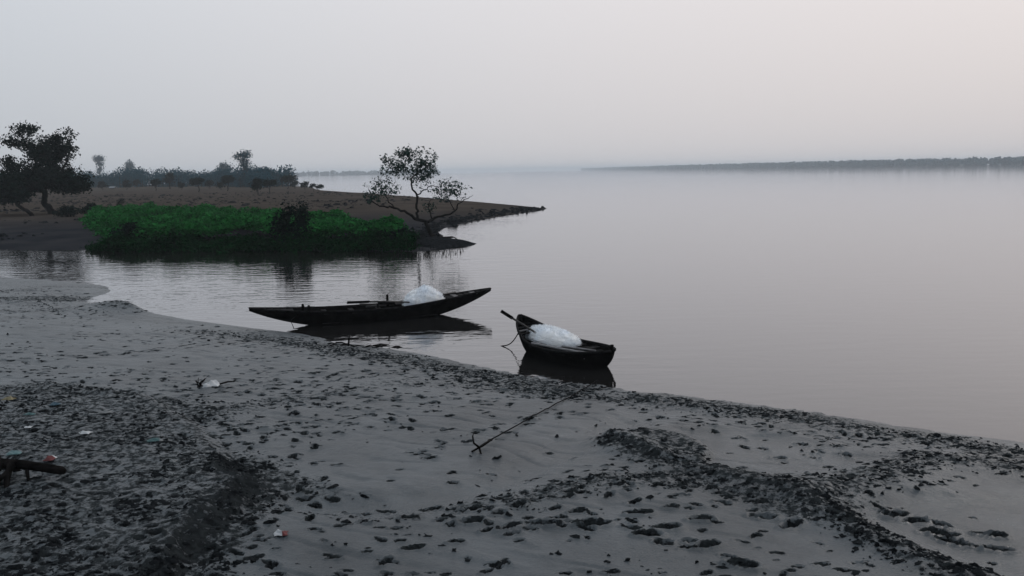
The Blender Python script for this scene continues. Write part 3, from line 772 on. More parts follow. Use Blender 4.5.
small_tree(245, 187, 35, 15, 'tallest slender tree rising above the hazy wood behind the flat', 31, 'tall', name='tall_tree')
SMALL = [
    (103, 190, 8, 9, 'round bushy small tree just right of the big left tree, front of the hazy wood', 'round', 0),
    (127, 190, 9, 8, 'small dark tree between the pale hut and the thin tree on the flat', 'round', 0),
    (137, 188, 8, 7, 'tiny tree at the wood edge, right of the pale hut', 'round', 0),
    (156, 191, 11, 10, 'thin stemmed small tree left of the rounder dark tree on the flat', 'flat', 0),
    (170, 189, 16, 10, 'upright oval dark tree in front of the hazy wood', 'round', 0),
    (182, 190, 7, 6, 'very small tree between the oval tree and the flat-topped pair', 'round', 0),
    (199, 192, 14, 14, 'wide flat-topped dark tree left of the centre of the far wood', 'flat', -.08),
    (210, 189, 8, 7, 'low round tree between the two wide dark trees', 'round', 0),
    (221, 190, 8, 8, 'low round tree touching the left side of the slanted dark tree', 'round', 0),
    (228, 191, 15, 13, 'slanted fan-crowned dark tree left of the tallest tree', 'flat', .1),
    (258, 195, 16, 12, 'dark round tree on a bare stem right of the tallest tree', 'round', 0),
    (270, 193, 13, 14, 'dark wide tree just right of the bare stemmed round tree', 'flat', .05),
    (288, 189, 13, 16, 'spreading tree at the end of the wood near open water', 'flat', .12),
    (295, 189, 8, 8, 'little dark tree under the spreading tree at the end of the wood', 'round', 0),
    (305, 190, 8, 9, 'small round tree third from the right end of the far row', 'round', 0),
    (314, 192, 8, 5, 'slim leaning tree second from the right end of the far row', 'flat', -.15),
    (319, 192, 7, 9, 'flat-topped little tree at the far right end of the row', 'flat', .12)]
for k, (px, py, h, w, lab, sty, ln) in enumerate(SMALL): small_tree(px, py, h, w, lab, 60 + k, sty, 'leafdark', lean=ln, dense=1.3)

def wood_tree(px, py, hpx, wpx, seed, label, style='round', name='wood_tree'):
    small_tree(px, py, hpx, wpx, label, seed, style, 'leaffar', name)
wood_tree(101, 184, 28, 8, 90, 'slim pale tree sticking up above the left part of the wood', 'tall', 'slim_tree')
wood_tree(131, 184, 23, 9, 91, 'rounded tree top standing above the wood right of the slim tree', 'round', 'round_tree')
wood_tree(225, 184, 21, 15, 92, 'broad domed tree top above the wood left of the tallest tree', 'round', 'domed_tree')
wood_tree(266, 187, 19, 18, 93, 'pale bushy hazy tree at the right end of the wood', 'round', 'bushy_tree')

# ---- the far wood as one mass
def wood_mass(name, pts, height, n, leaf, per, label, depth, seed, mat='leaffar', trunks=True, rag=1.0):
    rng = np.random.default_rng(seed)
    pts = [np.array(p, float) for p in pts]
    seg = np.array([np.linalg.norm(b - a) for a, b in zip(pts[:-1], pts[1:])]); cum = np.concatenate([[0], np.cumsum(seg)])
    C = []; SZ = []; mb = MB()
    for k in range(n):
        s = rng.random() * cum[-1]; i = min(int(np.searchsorted(cum, s, side='right')) - 1, len(seg) - 1)
        t = (s - cum[i]) / seg[i]; p = pts[i] + (pts[i + 1] - pts[i]) * t
        dy = rng.random() * depth
        x, y = p[0] + rng.normal(0, .5), p[1] + dy
        H = height * (.80 + rag * (.22 * vnoise(np.array([x * .06]), np.array([y * .03]))[0] + rng.uniform(-.2, .16))); rw = H * rng.uniform(.28, .42)
        v = rng.standard_normal((per, 3)); v /= np.linalg.norm(v, axis=1)[:, None]; v *= (rng.random(per) ** .35)[:, None]
        C.append(np.array([x, y, .2 + H * .48]) + v * np.array([rw, rw, H * .5]))
        if trunks: mb.tube([(x, y, .1), (x + rng.normal(0, .2), y, H * .6)], [H * .02, H * .01], 4, False)
    V, F = leaf_quads(np.concatenate(C), leaf, rng, .75, .1)
    if trunks:
        t = empty(name, (0, 0, 0)); tag(t, label, 'woodland', kind='stuff')
        a = mesh_np('crowns', V, F, M[mat], t); b = mb.build('trunks', M['bark'], t); a['kind'] = 'stuff'; b['kind'] = 'stuff'
    else:
        t = mesh_np(name, V, F, M[mat]); tag(t, label, 'woodland', kind='stuff')
    return t
wp = [at(px, py, .5)[:2] for px, py in ((-160, 191), (-20, 190), (90, 188), (180, 187), (235, 187), (262, 188))]
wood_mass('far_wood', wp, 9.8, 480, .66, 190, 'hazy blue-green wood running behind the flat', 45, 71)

# ---- far right river bank and the faint far left shore
def far_bank(name, pts, depth):
    V = []; F = []
    for k, p in enumerate(pts):
        V += [(p[0], p[1] - 6, -.1), (p[0], p[1], .8), (p[0] + .02 * depth, p[1] + depth, 1.2), (p[0] + .02 * depth, p[1] + depth + 8, -.1)]
        if k:
            a = 4 * (k - 1); b = 4 * k
            F += [(a + j, b + j, b + j + 1, a + j + 1) for j in range(3)]
    return tag(mesh_np(name, V, F, M['flat']), kind='structure')
FR = [np.array([1130., 1080.]), np.array([900., 1380.]), np.array([780., 1720.]), np.array([690., 2200.]), np.array([620., 2900.]), np.array([565., 4000.]), np.array([540., 6200.])]
far_bank('far_river_bank', FR, 120)
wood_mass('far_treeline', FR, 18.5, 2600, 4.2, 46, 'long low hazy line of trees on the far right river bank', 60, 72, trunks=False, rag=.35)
FL = [np.array([-2600., 2300.]), np.array([-1200., 2500.]), np.array([-560., 2900.]), np.array([-300., 3400.])]
far_bank('far_shore', FL, 150)
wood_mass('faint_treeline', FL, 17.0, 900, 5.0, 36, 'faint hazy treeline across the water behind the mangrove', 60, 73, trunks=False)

# ---- shrubs standing out of the green bank
def shrub(px, py, hpx, wpx, seed, label, mat='leafdark', name='shrub', leaf=.2):
    b = on_ground(px, py, h_flat); sc = FPX / b[1]; H = hpx / sc; Wd = wpx / sc
    rng = np.random.default_rng(seed); paths = []
    for k in range(5):
        a = rng.uniform(-1, 1); paths.append(([np.array([a * .1, 0, -.1]), np.array([a * Wd * .2, rng.normal(0, .15), H * .45]), np.array([a * Wd * .38, rng.normal(0, .2), H * rng.uniform(.7, .95)])], [.035, .025, .01]))
    blobs = [((0, 0, H * .45), (Wd * .5, min(Wd * .45, .6), H * .42), 4), ((Wd * .12, 0, H * .8), (Wd * .25, Wd * .25, H * .2), 1)]
    mb, V, F = grow(paths, blobs, int(np.clip(hpx * wpx * .35, 14, 130)), 14, leaf, .2, seed, .015, 4, .55)
    t = empty(name, b); tag(t, label, 'shrub'); mb.build('stem', M['bark'], t); mesh_np('foliage', V, F, M[mat], t)
shrub(287, 248.5, 43, 38, 101, 'dark bushy shrub standing up from the middle of the green bank')
shrub(303, 240, 38, 9, 102, 'thin dark sapling sticking up right of the dark bank shrub', name='sapling', leaf=.16)
shrub(120, 207, 7, 6, 103, 'tiny round dark bush on bare flat behind the green bank')
shrub(128, 246, 20, 30, 104, 'dark leafy bush at the left end of the green bank', 'leafdark', 'bank_bush')
shrub(402, 246, 16, 20, 105, 'dark low bush at the right end of the green bank by the mangrove', 'leafdark', 'low_bush')
shrub(66, 217, 10, 24, 106, 'low dark scrub at the foot of the big left tree', 'leafdark', 'scrub_bush', .26)
shrub(90, 214, 9, 22, 107, 'low dark scrub between the big left tree and the green bank', 'leafdark', 'scrub_bush', .26)
def bank_fringe():  # near-black leaf colour stands in for shade under the overhanging plants
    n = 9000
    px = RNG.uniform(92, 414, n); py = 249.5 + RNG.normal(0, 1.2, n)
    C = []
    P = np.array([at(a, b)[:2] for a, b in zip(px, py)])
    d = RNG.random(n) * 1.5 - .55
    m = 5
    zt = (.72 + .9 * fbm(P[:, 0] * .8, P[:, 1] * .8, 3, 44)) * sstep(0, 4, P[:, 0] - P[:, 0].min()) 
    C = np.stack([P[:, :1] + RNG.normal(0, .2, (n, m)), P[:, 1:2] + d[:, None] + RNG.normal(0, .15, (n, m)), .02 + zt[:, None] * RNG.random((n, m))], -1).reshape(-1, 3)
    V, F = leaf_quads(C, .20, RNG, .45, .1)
    tag(mesh_np('bank_fringe', V, F, M['leafshade']), 'undergrowth coloured dark as shade along the water edge of the green bank', 'undergrowth', kind='stuff')
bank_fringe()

# ---- small pale hut by the wood
def hut():
    b = on_ground(113, 189, h_flat); t = empty('hut', b); tag(t, 'tiny pale-roofed hut at the foot of the hazy wood', 'hut')
    pale = plain('pale_tin', (.20, .23, .26), .5); wall = plain('hut_wall', (.10, .095, .09), .8)
    m = MB(); w, d, h = .85, .9, .55
    for a, c in (((-w, -d), (w, -d)), ((w, -d), (w, d)), ((w, d), (-w, d)), ((-w, d), (-w, -d))): m.bar((*a, h / 2), (*c, h / 2), .08, h)
    m.build('wall', wall, t)
    m = MB(); m.bar((-w - .3, -d * .55, h + .30), (w + .3, -d * .55, h + .30), 1.55, .06, (0, -.45, 1)); m.build('roof', pale, t)
    m = MB(); m.bar((-w - .3, d * .55, h + .30), (w + .3, d * .55, h + .30), 1.55, .06, (0, .45, 1)); m.build('roof', pale, t)
hut()

# ================================================================== BOATS
def hull_mesh(L, B, sheer, keel, pw=2.2, end=.04, n=49, m=9, th=.035):
    s = np.linspace(-1, 1, n); k = np.linspace(-1, 1, 2 * m + 1)
    def skin(off):
        V = []
        for si in s:
            b = max(end, B / 2 * (1 - abs(si) ** pw) ** .75 + end * .5) - off
            b = max(b, .008); z1 = sheer(si); z0 = keel(si) + off * 1.3
            z0 = min(z0, z1 - .012)
            for kk in k:
                lap = .008 * ((abs(kk) * 4) % 1.0) if off == 0 else 0
                V.append((si * L / 2, (b - lap) * math.copysign(abs(kk) ** .75, kk), z0 + (z1 - z0) * abs(kk) ** 1.7))
        return V
    K = len(k); Vo = skin(0); Vi = skin(th); N = len(Vo); F = []
    for i in range(n - 1):
        for j in range(K - 1):
            a = i * K + j; b = a + K
            F.append((a, a + 1, b + 1, b)); F.append((N + a, N + b, N + b + 1, N + a + 1))
        for j in (0, K - 1):
            a = i * K + j; b = a + K
            F.append((a, b, N + b, N + a) if j == 0 else (a, N + a, N + b, b))
    for i in (0, n - 1):
        for j in range(K - 1):
            a = i * K + j; F.append((a, N + a, N + a + 1, a + 1) if i == 0 else (a, a + 1, N + a + 1, N + a))
    mb = MB(); mb.add(Vo + Vi, F); return mb

def half_beam(si, B, pw, end): return max(end, B / 2 * (1 - abs(si) ** pw) ** .75 + end * .5)

def rail(L, B, sheer, pw, end, side, r=.028, a0=-1, a1=1):
    mb = MB(); P = []
    for si in np.linspace(a0, a1, 33): P.append((si * L / 2, side * (half_beam(si, B, pw, end) - .012), sheer(si) + .012))
    mb.tube(P, r, 6); return mb

def make_net(name, loc, rz, a, b, h, label, seed, fluff=.09, taper=0.0, peak=1.0):
    rng = np.random.default_rng(seed)
    net, nt, bs = new_mat('nylon_net_' + str(seed)); oc = objco(nt)
    nt.links.new(mix_col(nt, ramp(nt, noise(nt, 2.2, 5, vec=oc), .35, .62), (.86, .91, .97), (.97, .975, .98)), bs.inputs['Base Color'])
    bs.inputs['Roughness'].default_value = .8
    tr = nt.nodes.new('ShaderNodeBsdfTranslucent'); tr.inputs['Color'].default_value = (.75, .82, .9, 1)
    mx = nt.nodes.new('ShaderNodeMixShader'); mx.inputs[0].default_value = .08
    nt.links.new(bs.outputs[0], mx.inputs[1]); nt.links.new(tr.outputs[0], mx.inputs[2])
    nt.links.new(mx.outputs[0], nt.nodes['Material Output'].inputs['Surface'])
    bump(nt, bs, noise(nt, 30, 6, .7, vec=oc), .45, .02)
    t = empty(name, loc, rz); tag(t, label, 'fishing net')
    n, m = 30, 60
    def surf(u, v):
        th = 2 * math.pi * v; ph = u * math.pi / 2
        x, y, z = math.cos(th) * math.sin(ph), math.sin(th) * math.sin(ph), math.cos(ph) ** .9 if u < 1 else 0
        q = 1 + .15 * float(fbm(np.array([x * 2.6 + seed + y]), np.array([y * 2.6 + z * 2.3]), 4, seed)[0])
        return np.array([a * x * q, b * y * q * (1 - taper * max(0, -x)), h * q * (z + .22 * peak * math.exp(-((x - .1) ** 2 + y * y) / .12))])
    V = [surf(i / (n - 1), j / m) for i in range(n) for j in range(m)]
    F = [(i * m + j, i * m + (j + 1) % m, (i + 1) * m + (j + 1) % m, (i + 1) * m + j) for i in range(n - 1) for j in range(m)]
    mesh_np('heap', np.array(V), np.array(F)[:, ::-1], net, t, True)
    st = MB()                                      # loose meshes and filaments standing off the heap
    for k in range(2400):
        u, v = rng.random() ** .6 * .97, rng.random(); p = surf(u, v); nn = p / np.array([a * a, b * b, h * h]); nn /= np.linalg.norm(nn) + 1e-9
        q = surf(min(.98, max(0.01, u + rng.normal(0, .10))), v + rng.normal(0, .035))
        st.tube([p - nn * .01, (p + q) / 2 + nn * rng.uniform(.3, 1) * fluff, q - nn * .01], .0028, 3, False)
    s = st.build('strand', net, t); s['kind'] = 'stuff'
    return t

# ---- the long narrow boat
def long_boat():
    A = at(314, 324.5); Bp = at(440, 314.5); ax = Bp - A; yaw = math.atan2(ax[1], ax[0])
    c = (A + Bp) / 2; u = np.array([math.cos(yaw), math.sin(yaw), 0])
    Lw = np.linalg.norm(ax)
    left = Lw / 2 + 2.05; right = Lw / 2 + 1.92; L = left + right; cc = c + u * (right - left) / 2
    t = empty('long_fishing_boat', (cc[0], cc[1], 0), yaw)
    tag(t, 'long slender black wooden boat lying half ashore with a heaped net', 'boat')
    Bm = 1.15; pw = 2.0; end = .05
    sheer = lambda s: .44 + (.26 * abs(s) ** 2.2 if s < 0 else .36 * max(0, (s - .15) / .85) ** 1.25)
    keel = lambda s: -.16 + (sheer(s) + .16 - .085) * min(1, max(0, (abs(s) - .28) / .72)) ** 1.35
    hull_mesh(L, Bm, sheer, keel, pw, end, 65).build('hull', M['tar'], t, True)
    for sd in (-1, 1): rail(L, Bm, sheer, pw, end, sd).build('gunwale', M['tarin'], t, True)
    for s in (-.42, -.2, .02, .24, .46):           # thwarts
        b = half_beam(s, Bm, pw, end) - .02; m = MB(); m.bar((s * L / 2, -b, sheer(s) - .07), (s * L / 2, b, sheer(s) - .07), .16, .035); m.build('thwart', M['tarin'], t)
    for sgn, lo, hi, nb in ((1, .60, .97, 7), (-1, .66, .97, 6)):   # decked ends, board by board
        for k in range(nb):
            s = sgn * (lo + (hi - lo) * (k + .5) / nb); b = half_beam(s, Bm, pw, end) - .03; w = (hi - lo) * L / 2 / nb * .88
            m = MB(); zs = sheer(s) - .02 + .004 * (k % 2)
            m.bar((s * L / 2, -b, zs), (s * L / 2, b, zs), w, .03); m.build('deck_board', M['plank'] if (k in (1, 4) and sgn > 0) else M['tarin'], t)
    for k in range(5):                              # floor slats
        y = -.30 + .15 * k; m = MB(); m.bar((-.45 * L / 2, y, .06), (.5 * L / 2, y, .06), .11, .025); m.build('floor_board', M['tarin'], t)
    for xo, h in ((-.60, .26), (-.555, .22)):       # two mooring pegs
        b = half_beam(xo, Bm, pw, end); m = MB(); x = xo * L / 2
        m.tube([(x, -b + .06, sheer(xo) - .12), (x, -b + .06, sheer(xo) + .05), (x + .01, -b + .06, sheer(xo) + h * .7), (x, -b + .06, sheer(xo) + h)], [.045, .04, .05, .03], 8); m.build('mooring_peg', M['tar'], t, True)
    m = MB(); m.bar((.09 * L / 2, -.1, .42), (.09 * L / 2, -.1, .86), .07, .06, (0, 1, 0)); m.bar((.0 * L / 2, -.28, .60), (.14 * L / 2, -.28, .56), .07, .08); m.bar((.0 * L / 2, -.28, .46), (.0 * L / 2, -.28, .60), .06, .06, (0, 1, 0)); m.bar((.14 * L / 2, -.28, .46), (.14 * L / 2, -.28, .56), .06, .06, (0, 1, 0))
    m.build('oar_crutch', M['tar'], t)
    def wpt(x, y, z): return cc + np.array([x * math.cos(yaw) - y * math.sin(yaw), x * math.sin(yaw) + y * math.cos(yaw), z])
    # oar lying over the crutch, blade out to the left
    o = wpt(.10 * L / 2, -.26, .62); oar = empty('oar', o, yaw); tag(oar, 'dark wooden oar with its blade raised across the long boat', 'oar')
    m = MB(); m.tube([(-.75, .0, .06), (-.2, 0, .03), (.75, .05, -.07)], [.03, .032, .026], 7); m.build('shaft', M['bamboo'], oar, True)
    m = MB(); m.bar((-1.45, 0, .085), (-.70, 0, .06), .16, .035, (0, .55, 1)); m.bar((-1.40, 0, .088), (-.75, 0, .064), .05, .05, (0, .55, 1)); m.build('blade', M['tar'], oar)
    # bundle of bamboo poles beside the net
    for k, (x0, x1, y0, y1, z0, z1) in enumerate(((-.55, 1.05, .12, .22, .55, .47), (-.35, 1.10, .02, .10, .47, .50), (.20, 2.9, .30, .12, .46, .74))):
        p = wpt(x0, y0, z0); q = wpt(x1, y1, z1); m = MB(); d = q - p
        m.tube([(0, 0, 0), d * .5 + np.array([0, 0, -.015]), d], [.035, .032, .025], 7)
        po = m.build('bamboo_pole', M['bamboo'], None, True); po.location = tuple(map(float, p))
        tag(po, ('dark bamboo pole under the oar on the long boat', 'shorter bamboo pole lying against the far side of the long boat', 'bamboo pole running past the net towards the raised bow of the long boat')[k], 'pole', 'poles lying in the long boat')
    p = wpt(.405 * L / 2, .03, .38); make_net('fishing_net', p, yaw, .70, .44, .56, 'tall heap of white nylon net on the long boat', 5)
    m = MB(); m.tube([wpt(-.62 * L / 2, -.28, .5), wpt(-.70 * L / 2, -.5, .28), wpt(-.68 * L / 2, -.62, .02)], .012, 5); tag(m.build('mooring_line', M['rope'], None, True), 'short dark mooring line hanging from the stern of the long boat', 'rope')
long_boat()

# ---- the small boat
def small_boat():
    A = at(526, 349); Bp = at(598, 366); ax = Bp - A; yaw = math.atan2(ax[1], ax[0]); Lw = np.linalg.norm(ax)
    u = np.array([math.cos(yaw), math.sin(yaw), 0]); left = Lw / 2 + .24; right = Lw / 2 + .52; L = left + right
    cc = (A + Bp) / 2 + u * (right - left) / 2
    t = empty('small_fishing_boat', (cc[0], cc[1], 0), yaw)
    tag(t, 'short deep black wooden boat afloat at the shore with net and boards inside', 'boat')
    Bm = 1.45; pw = 2.6; end = .07
    sheer = lambda s: .35 + (.57 * abs(s) ** 2.2 if s < 0 else .12 * s ** 2)
    keel = lambda s: -.22 + (sheer(s) + .22 - .16) * max(0, (abs(s) - .55) / .45) ** 1.9
    hull_mesh(L, Bm, sheer, keel, pw, end, 49).build('hull', M['tar'], t, True)
    for sd in (-1, 1): rail(L, Bm, sheer, pw, end, sd, .034).build('gunwale', M['tarin'], t, True)
    for k, s in enumerate((-.30, .05, .36)):
        b = half_beam(s, Bm, pw, end) - .03; m = MB(); m.bar((s * L / 2, -b, sheer(s) - .06), (s * L / 2, b, sheer(s) - .06), .2, .04); m.build('thwart', M['tarin'], t)
    for k in range(9):                              # long deck boards with dark gaps
        y = -.56 + .14 * k; s1 = .82 - .35 * (abs(y) / .6) ** 3
        m = MB(); m.bar((-.10 * L / 2, y, .25 + .006 * (k % 3)), (s1 * L / 2, y, .26 + .006 * (k % 2)), .105, .03); m.build('deck_board', M['plank'] if k in (1, 3, 4) else M['tarin'], t)
    for k in range(4):                              # bow deck
        s = -.72 - .065 * k; b = half_beam(s, Bm, pw, end) - .04; m = MB(); m.bar((s * L / 2, -b, sheer(s) - .10), (s * L / 2, b, sheer(s) - .10), .11, .03); m.build('bow_board', M['plank'] if k == 1 else M['tarin'], t)
    m = MB(); x = L / 2 - .03; m.tube([(x - .10, 0, .20), (x - .03, 0, .44), (x, 0, .58), (x, 0, .63)], [.05, .045, .035, .05], 8); m.build('stern_post', M['tar'], t, True)
    m = MB(); x = -L / 2 + .02; m.bar((x + .05, 0, .45), (x - .02, 0, .97), .07, .10, (1, 0, 0)); m.build('stem_post', M['tar'], t)
    def wpt(x, y, z): return cc + np.array([x * math.cos(yaw) - y * math.sin(yaw), x * math.sin(yaw) + y * math.cos(yaw), z])
    labs = ('pale bare pole lying along the near side of the small boat', 'second pale pole just inside the first in the small boat', 'thin pole on the middle boards of the small boat')
    for k, (x0, y0, x1, y1, r) in enumerate(((-.55, -.66, .95, -.40, .032), (-.40, -.50, 1.15, -.22, .028), (.1, -.16, 1.1, .10, .026))):
        p = wpt(x0, y0, .42 if k == 0 else .36); q = wpt(x1, y1, .38 if k == 0 else .36); d = q - p; m = MB(); m.tube([(0, 0, 0), d * .5, d], [r, r, r * .8], 7)
        po = m.build('bamboo_pole', M['palepole'], None, True); po.location = tuple(map(float, p)); tag(po, labs[k], 'pole', 'poles lying in the small boat')
    p = wpt(-.40 * L / 2, 0.16, .32); make_net('fishing_net', p, yaw, 1.02, .42, .36, 'low spread bluish-white nylon net over the bow half of the small boat', 9, .09, .55, .2)
    # steering oar sticking out past the bow
    q = wpt(-.62 * L / 2, -.28, .70); d0 = ray(501, 311); tt = q[1] / d0[1]; e = np.array([0, 0, CAMH]) + d0 * tt
    oar = empty('oar', q); tag(oar, 'dark oar sticking out over the bow of the small boat', 'oar'); d = e - q
    m = MB(); m.tube([-d * .5, (0, 0, 0), d * .62], [.026, .03, .03], 7); m.build('shaft', M['bamboo'], oar, True)
    m = MB(); m.bar(d * .58, d * 1.0, .085, .035, (0, 1, .4)); m.build('blade', M['tar'], oar)
    # bow rope slanting into the water
    s = wpt(-L / 2 + .10, -.05, .62); w = at(501, 346, 0); m = MB()
    P = [s + (w - s) * k / 10 + np.array([0, 0, -.22 * math.sin(math.pi * k / 10)]) * (1 - .3 * k / 10) for k in range(11)]
    m.tube(P + [w + np.array([-.1, 0, -.25])], .016, 6); tag(m.build('bow_rope', M['rope'], None, True), 'slack dark rope from the small boat bow down into the water', 'rope')
    return wpt(L / 2 - .06, -.05, .36)
stern = small_boat()

# ---- grapnel anchor on the mud and its line to the small boat
def anchor():
    b = on_ground(482, 449, h_near); b[2] = h_near(np.array([b[0]]), np.array([b[1]]))[0]
    dirv = at(603, 380)[:2] - b[:2]; dirv /= np.linalg.norm(dirv); ang = math.atan2(dirv[1], dirv[0])
    t = empty('grapnel_anchor', b, ang); tag(t, 'small dark grapnel anchor dug into the mud at the end of the rope', 'anchor')
    m = MB(); m.tube([(-.10, 0, .06), (.10, 0, .06), (.30, 0, .05)], [.018, .016, .014], 7); m.build('shank', M['iron'], t, True)
    for k in range(4):
        a = math.pi / 4 + k * math.pi / 2 + .2; m = MB(); c_, s_ = math.cos(a), math.sin(a); r = .21
        m.tube([(-.10, 0, .06), (-.17, c_ * r * .55, .06 + s_ * r * .5), (-.10, c_ * r, .06 + s_ * r), (.00, c_ * r * 1.2, .06 + s_ * r * 1.2)], [.018, .016, .013, .005], 6); m.build('fluke', M['iron'], t, True)
    m = MB(); P = [(.32 + .035 * math.cos(q), .035 * math.sin(q), .05) for q in np.linspace(0, 2 * math.pi, 13)]; m.tube(P, .009, 5); m.build('ring', M['iron'], t, True)
    s = b + np.array([dirv[0] * .33, dirv[1] * .33, .05])
    dip = at(603, 380, -.12); P = []
    for k in range(41):
        q = k / 40; p = s + (dip - s) * q
        side = .015 * math.sin(q * 6)
        x, y = p[0] - dirv[1] * side, p[1] + dirv[0] * side
        g = float(h_near(np.array([x]), np.array([y]))[0]); z = max(g + .03, p[2], -.02)
        if q > .94: z = z - .2 * (q - .94) / .06
        P.append((x, y, z))
    m = MB(); m.tube(P, .013, 6); tag(m.build('anchor_rope', M['rope'], None, True), 'dark rope running straight over the mud from the anchor towards the small boat', 'rope')
anchor()

# ================================================================== LITTER AND DRIFTWOOD
def hn(p): return float(h_near(np.array([p[0]]), np.array([p[1]]))[0])

def log():
    b = on_ground(22, 478, h_near); sc = FPX / np.linalg.norm(b - np.array([0, 0, CAMH])); t = empty('driftwood_log', (b[0], b[1], hn(b)))
    tag(t, 'dark driftwood log with broken stubs lying on the rough ground at the left edge', 'log')
    k = 1 / sc
    m = MB(); m.tube([(-70 * k, .05, .24), (-40 * k, 0, .25), (-20 * k, .02, .22), (0, 0, .20), (18 * k, -.02, .16), (34 * k, 0, .10), (37 * k, 0, .08)], [.075, .075, .07, .068, .06, .062, .03], 9)
    m.build('trunk', M['driftwood'], t, True)
    for (x0, dx, dy, r, z1) in ((-24, -3, -.35, .06, -.05), (-16, 2, -.55, .06, -.05), (-8, 9, -.40, .05, -.05), (-35, -6, .1, .05, -.05), (5, 5, -.12, .03, -.03), (-3, -10, -.50, .04, -.05), (-18, 8, .3, .05, -.05), (-20, -1, .05, .06, .40)):
        m = MB(); m.tube([(x0 * k, 0, .22), ((x0 + dx * .5) * k, dy * .6, .5 * (.22 + z1)), ((x0 + dx) * k, dy, z1)], [r, r * .85, r * .55], 7); m.build('stub', M['driftwood'], t, True)
log()

def scrap(px, py, w, d, h, mats, label, seed, name='plastic_scrap', cat='litter', rz=None):
    """crumpled sheet of film; mats = list of (part name, material, u range)"""
    rng = np.random.default_rng(seed)
    b = on_ground(px, py, h_near); z = hn(b); t = empty(name, (b[0], b[1], z), rng.uniform(-.4, .4) if rz is None else rz); tag(t, label, cat)
    n = 14; ph = rng.uniform(0, 6, 6)
    for pn, mat, u0, u1 in mats:
        V = []; F = []
        for i in range(n):
            for j in range(n):
                u = u0 + (u1 - u0) * i / (n - 1); v = j / (n - 1)
                edge = math.sin(math.pi * min(max(u, 0), 1)) ** .5 * math.sin(math.pi * v) ** .5
                zz = .012 + h * edge * (.55 + .25 * math.sin(7 * u + ph[0]) * math.cos(5 * v + ph[1]) + .2 * math.sin(13 * u + 9 * v + ph[2]))
                V.append(((u - .5) * w + .06 * w * math.sin(6 * v + ph[3]), (v - .5) * d + .08 * d * math.sin(7 * u + ph[4]), zz))
        F = [(i * n + j, (i + 1) * n + j, (i + 1) * n + j + 1, i * n + j + 1) for i in range(n - 1) for j in range(n - 1)]
        mesh_np(pn, np.array(V), np.array(F), mat, t, True)
    return t
white = plain('white_film', (.40, .42, .44), .5); red = plain('red_print', (.10, .018, .020), .7); teal = plain('teal_film', (.03, .085, .09), .6)
yellow = plain('faded_yellow', (.14, .12, .06), .6); cyan = plain('pale_blue_film', (.07, .14, .15), .6); blue = plain('blue_film', (.02, .06, .09), .6)
greyf = plain('grey_film', (.13, .14, .145), .6)
bag = scrap(211, 386, .34, .28, .15, [('bag_body', white, 0, 1)], 'crumpled white plastic bag tangled in dark sticks on the mud', 201, 'plastic_bag')
for k in range(7):
    _m = MB(); a = RNG.uniform(-.5, .5); _m.tube([(-.24 + RNG.normal(0, .03), RNG.normal(0, .08), 0), (-.24 + a * .12, RNG.normal(0, .06), .10), (-.20 + a * .30, RNG.normal(0, .06), .18 + RNG.normal(0, .03))], [.014, .012, .006], 5); _m.build('stick', M['driftwood'], bag)
_m = MB(); _m.tube([(.18, 0, .02), (.36, .02, .05), (.50, .05, .03)], [.02, .02, .01], 5); _m.build('stick', M['driftwood'], bag)
scrap(85, 433.5, .20, .12, .05, [('sheet', white, 0, 1)], 'flat white plastic scrap on the rough ground above the red packet', 202)
scrap(50, 460, .15, .14, .07, [('body', red, 0, .75), ('torn_edge', white, .75, 1)], 'dull red packet with a white edge above the driftwood log', 203, 'snack_packet', rz=1.4)
scrap(281, 534.5, .16, .12, .06, [('white_half', white, 0, .6), ('red_half', red, .6, 1)], 'small red and white wrapper on smooth mud right of the rough ground', 204, 'wrapper', rz=.1)
scrap(105, 413, .22, .12, .05, [('sheet', greyf, 0, 1)], 'greyish film scrap near the top edge of the rough ground', 205)
scrap(55, 405, .18, .12, .06, [('sheet', blue, 0, 1)], 'dark blue plastic scrap near the top left of the rough ground', 206)
scrap(30, 415, .20, .10, .04, [('sheet', teal, 0, 1)], 'teal film scrap left of the blue scrap', 207)
scrap(14, 454, .20, .14, .06, [('sheet', cyan, 0, 1)], 'pale blue scrap beside the upper end of the driftwood log', 208)
scrap(9, 400, .22, .16, .08, [('sheet', yellow, 0, 1)], 'faded yellow scrap at the very left edge of the bank', 209)
scrap(155, 441, .24, .12, .05, [('sheet', teal, 0, .8), ('pale_fold', greyf, .8, 1)], 'thin teal and grey film strip in the middle of the rough ground', 210)
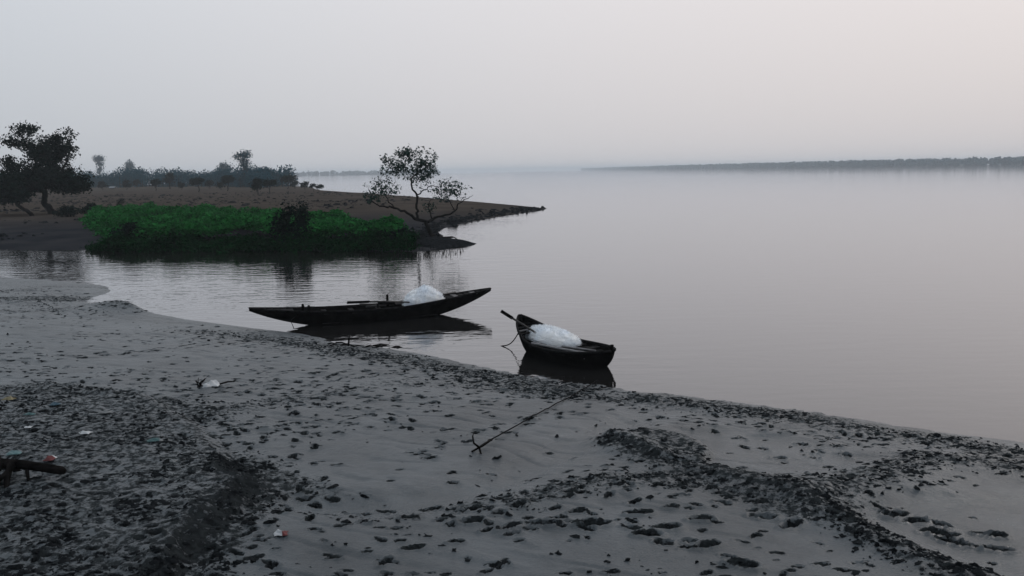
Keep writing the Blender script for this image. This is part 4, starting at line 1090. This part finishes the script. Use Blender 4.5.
scrap(173, 462, .10, .08, .04, [('sheet', greyf, 0, 1)], 'smallest pale scrap near the right of the rough ground', 211)
scrap(28, 428, .12, .08, .03, [('sheet', white, 0, 1)], 'tiny white scrap left of the flat white one', 212)

# broken stick cluster at the water line by the long boat
def sticks():
    b = at(350, 347); z = max(0, hn(b)); t = empty('stick_pile', (b[0], b[1], z)); tag(t, 'little heap of dark sticks at the waterline below the long boat', 'sticks')
    for k in range(16):
        a = RNG.normal(0, .35); x0 = RNG.uniform(-.6, 2.6); m = MB(); l = RNG.uniform(.2, .55)
        p = np.array([x0, RNG.normal(-.15 * x0, .12)]); zz = hn(p + b[:2]) - z
        m.tube([(p[0] - l / 2 * math.cos(a), p[1] - l / 2 * math.sin(a), zz + .02), (p[0], p[1], zz + .05), (p[0] + l / 2 * math.cos(a), p[1] + l / 2 * math.sin(a), zz + .03)], [.02, .022, .01], 5); m.build('stick', M['driftwood'], t)
    m = MB(); m.tube([(-.05, 0, -.1), (-.03, 0, .15), (0, 0, .33)], [.03, .026, .015], 6); m.build('upright_stick', M['driftwood'], t)
sticks()

# ================================================================== HAZE
def haze():
    m = bpy.data.materials.new('river_haze'); m.use_nodes = True; nt = m.node_tree; nt.nodes.clear()
    out = nt.nodes.new('ShaderNodeOutputMaterial'); v = nt.nodes.new('ShaderNodeVolumePrincipled')
    v.inputs['Color'].default_value = (.86, .93, 1.0, 1); v.inputs['Density'].default_value = .00028; v.inputs['Anisotropy'].default_value = 0.0
    nt.links.new(v.outputs[0], out.inputs['Volume'])
    X, Y0, Y1, Z0, Z1 = 9500, -800, 9500, -2.0, 32.0
    V = [(x, y, z) for z in (Z0, Z1) for x, y in ((-X, Y0), (X, Y0), (X, Y1), (-X, Y1))]
    F = [(3, 2, 1, 0), (4, 5, 6, 7), (0, 1, 5, 4), (1, 2, 6, 5), (2, 3, 7, 6), (3, 0, 4, 7)]
    o = mesh_np('haze', np.array(V), np.array(F), m); tag(o, 'thin pale evening haze over the river', 'haze', kind='stuff'); o.display_type = 'WIRE'
haze()
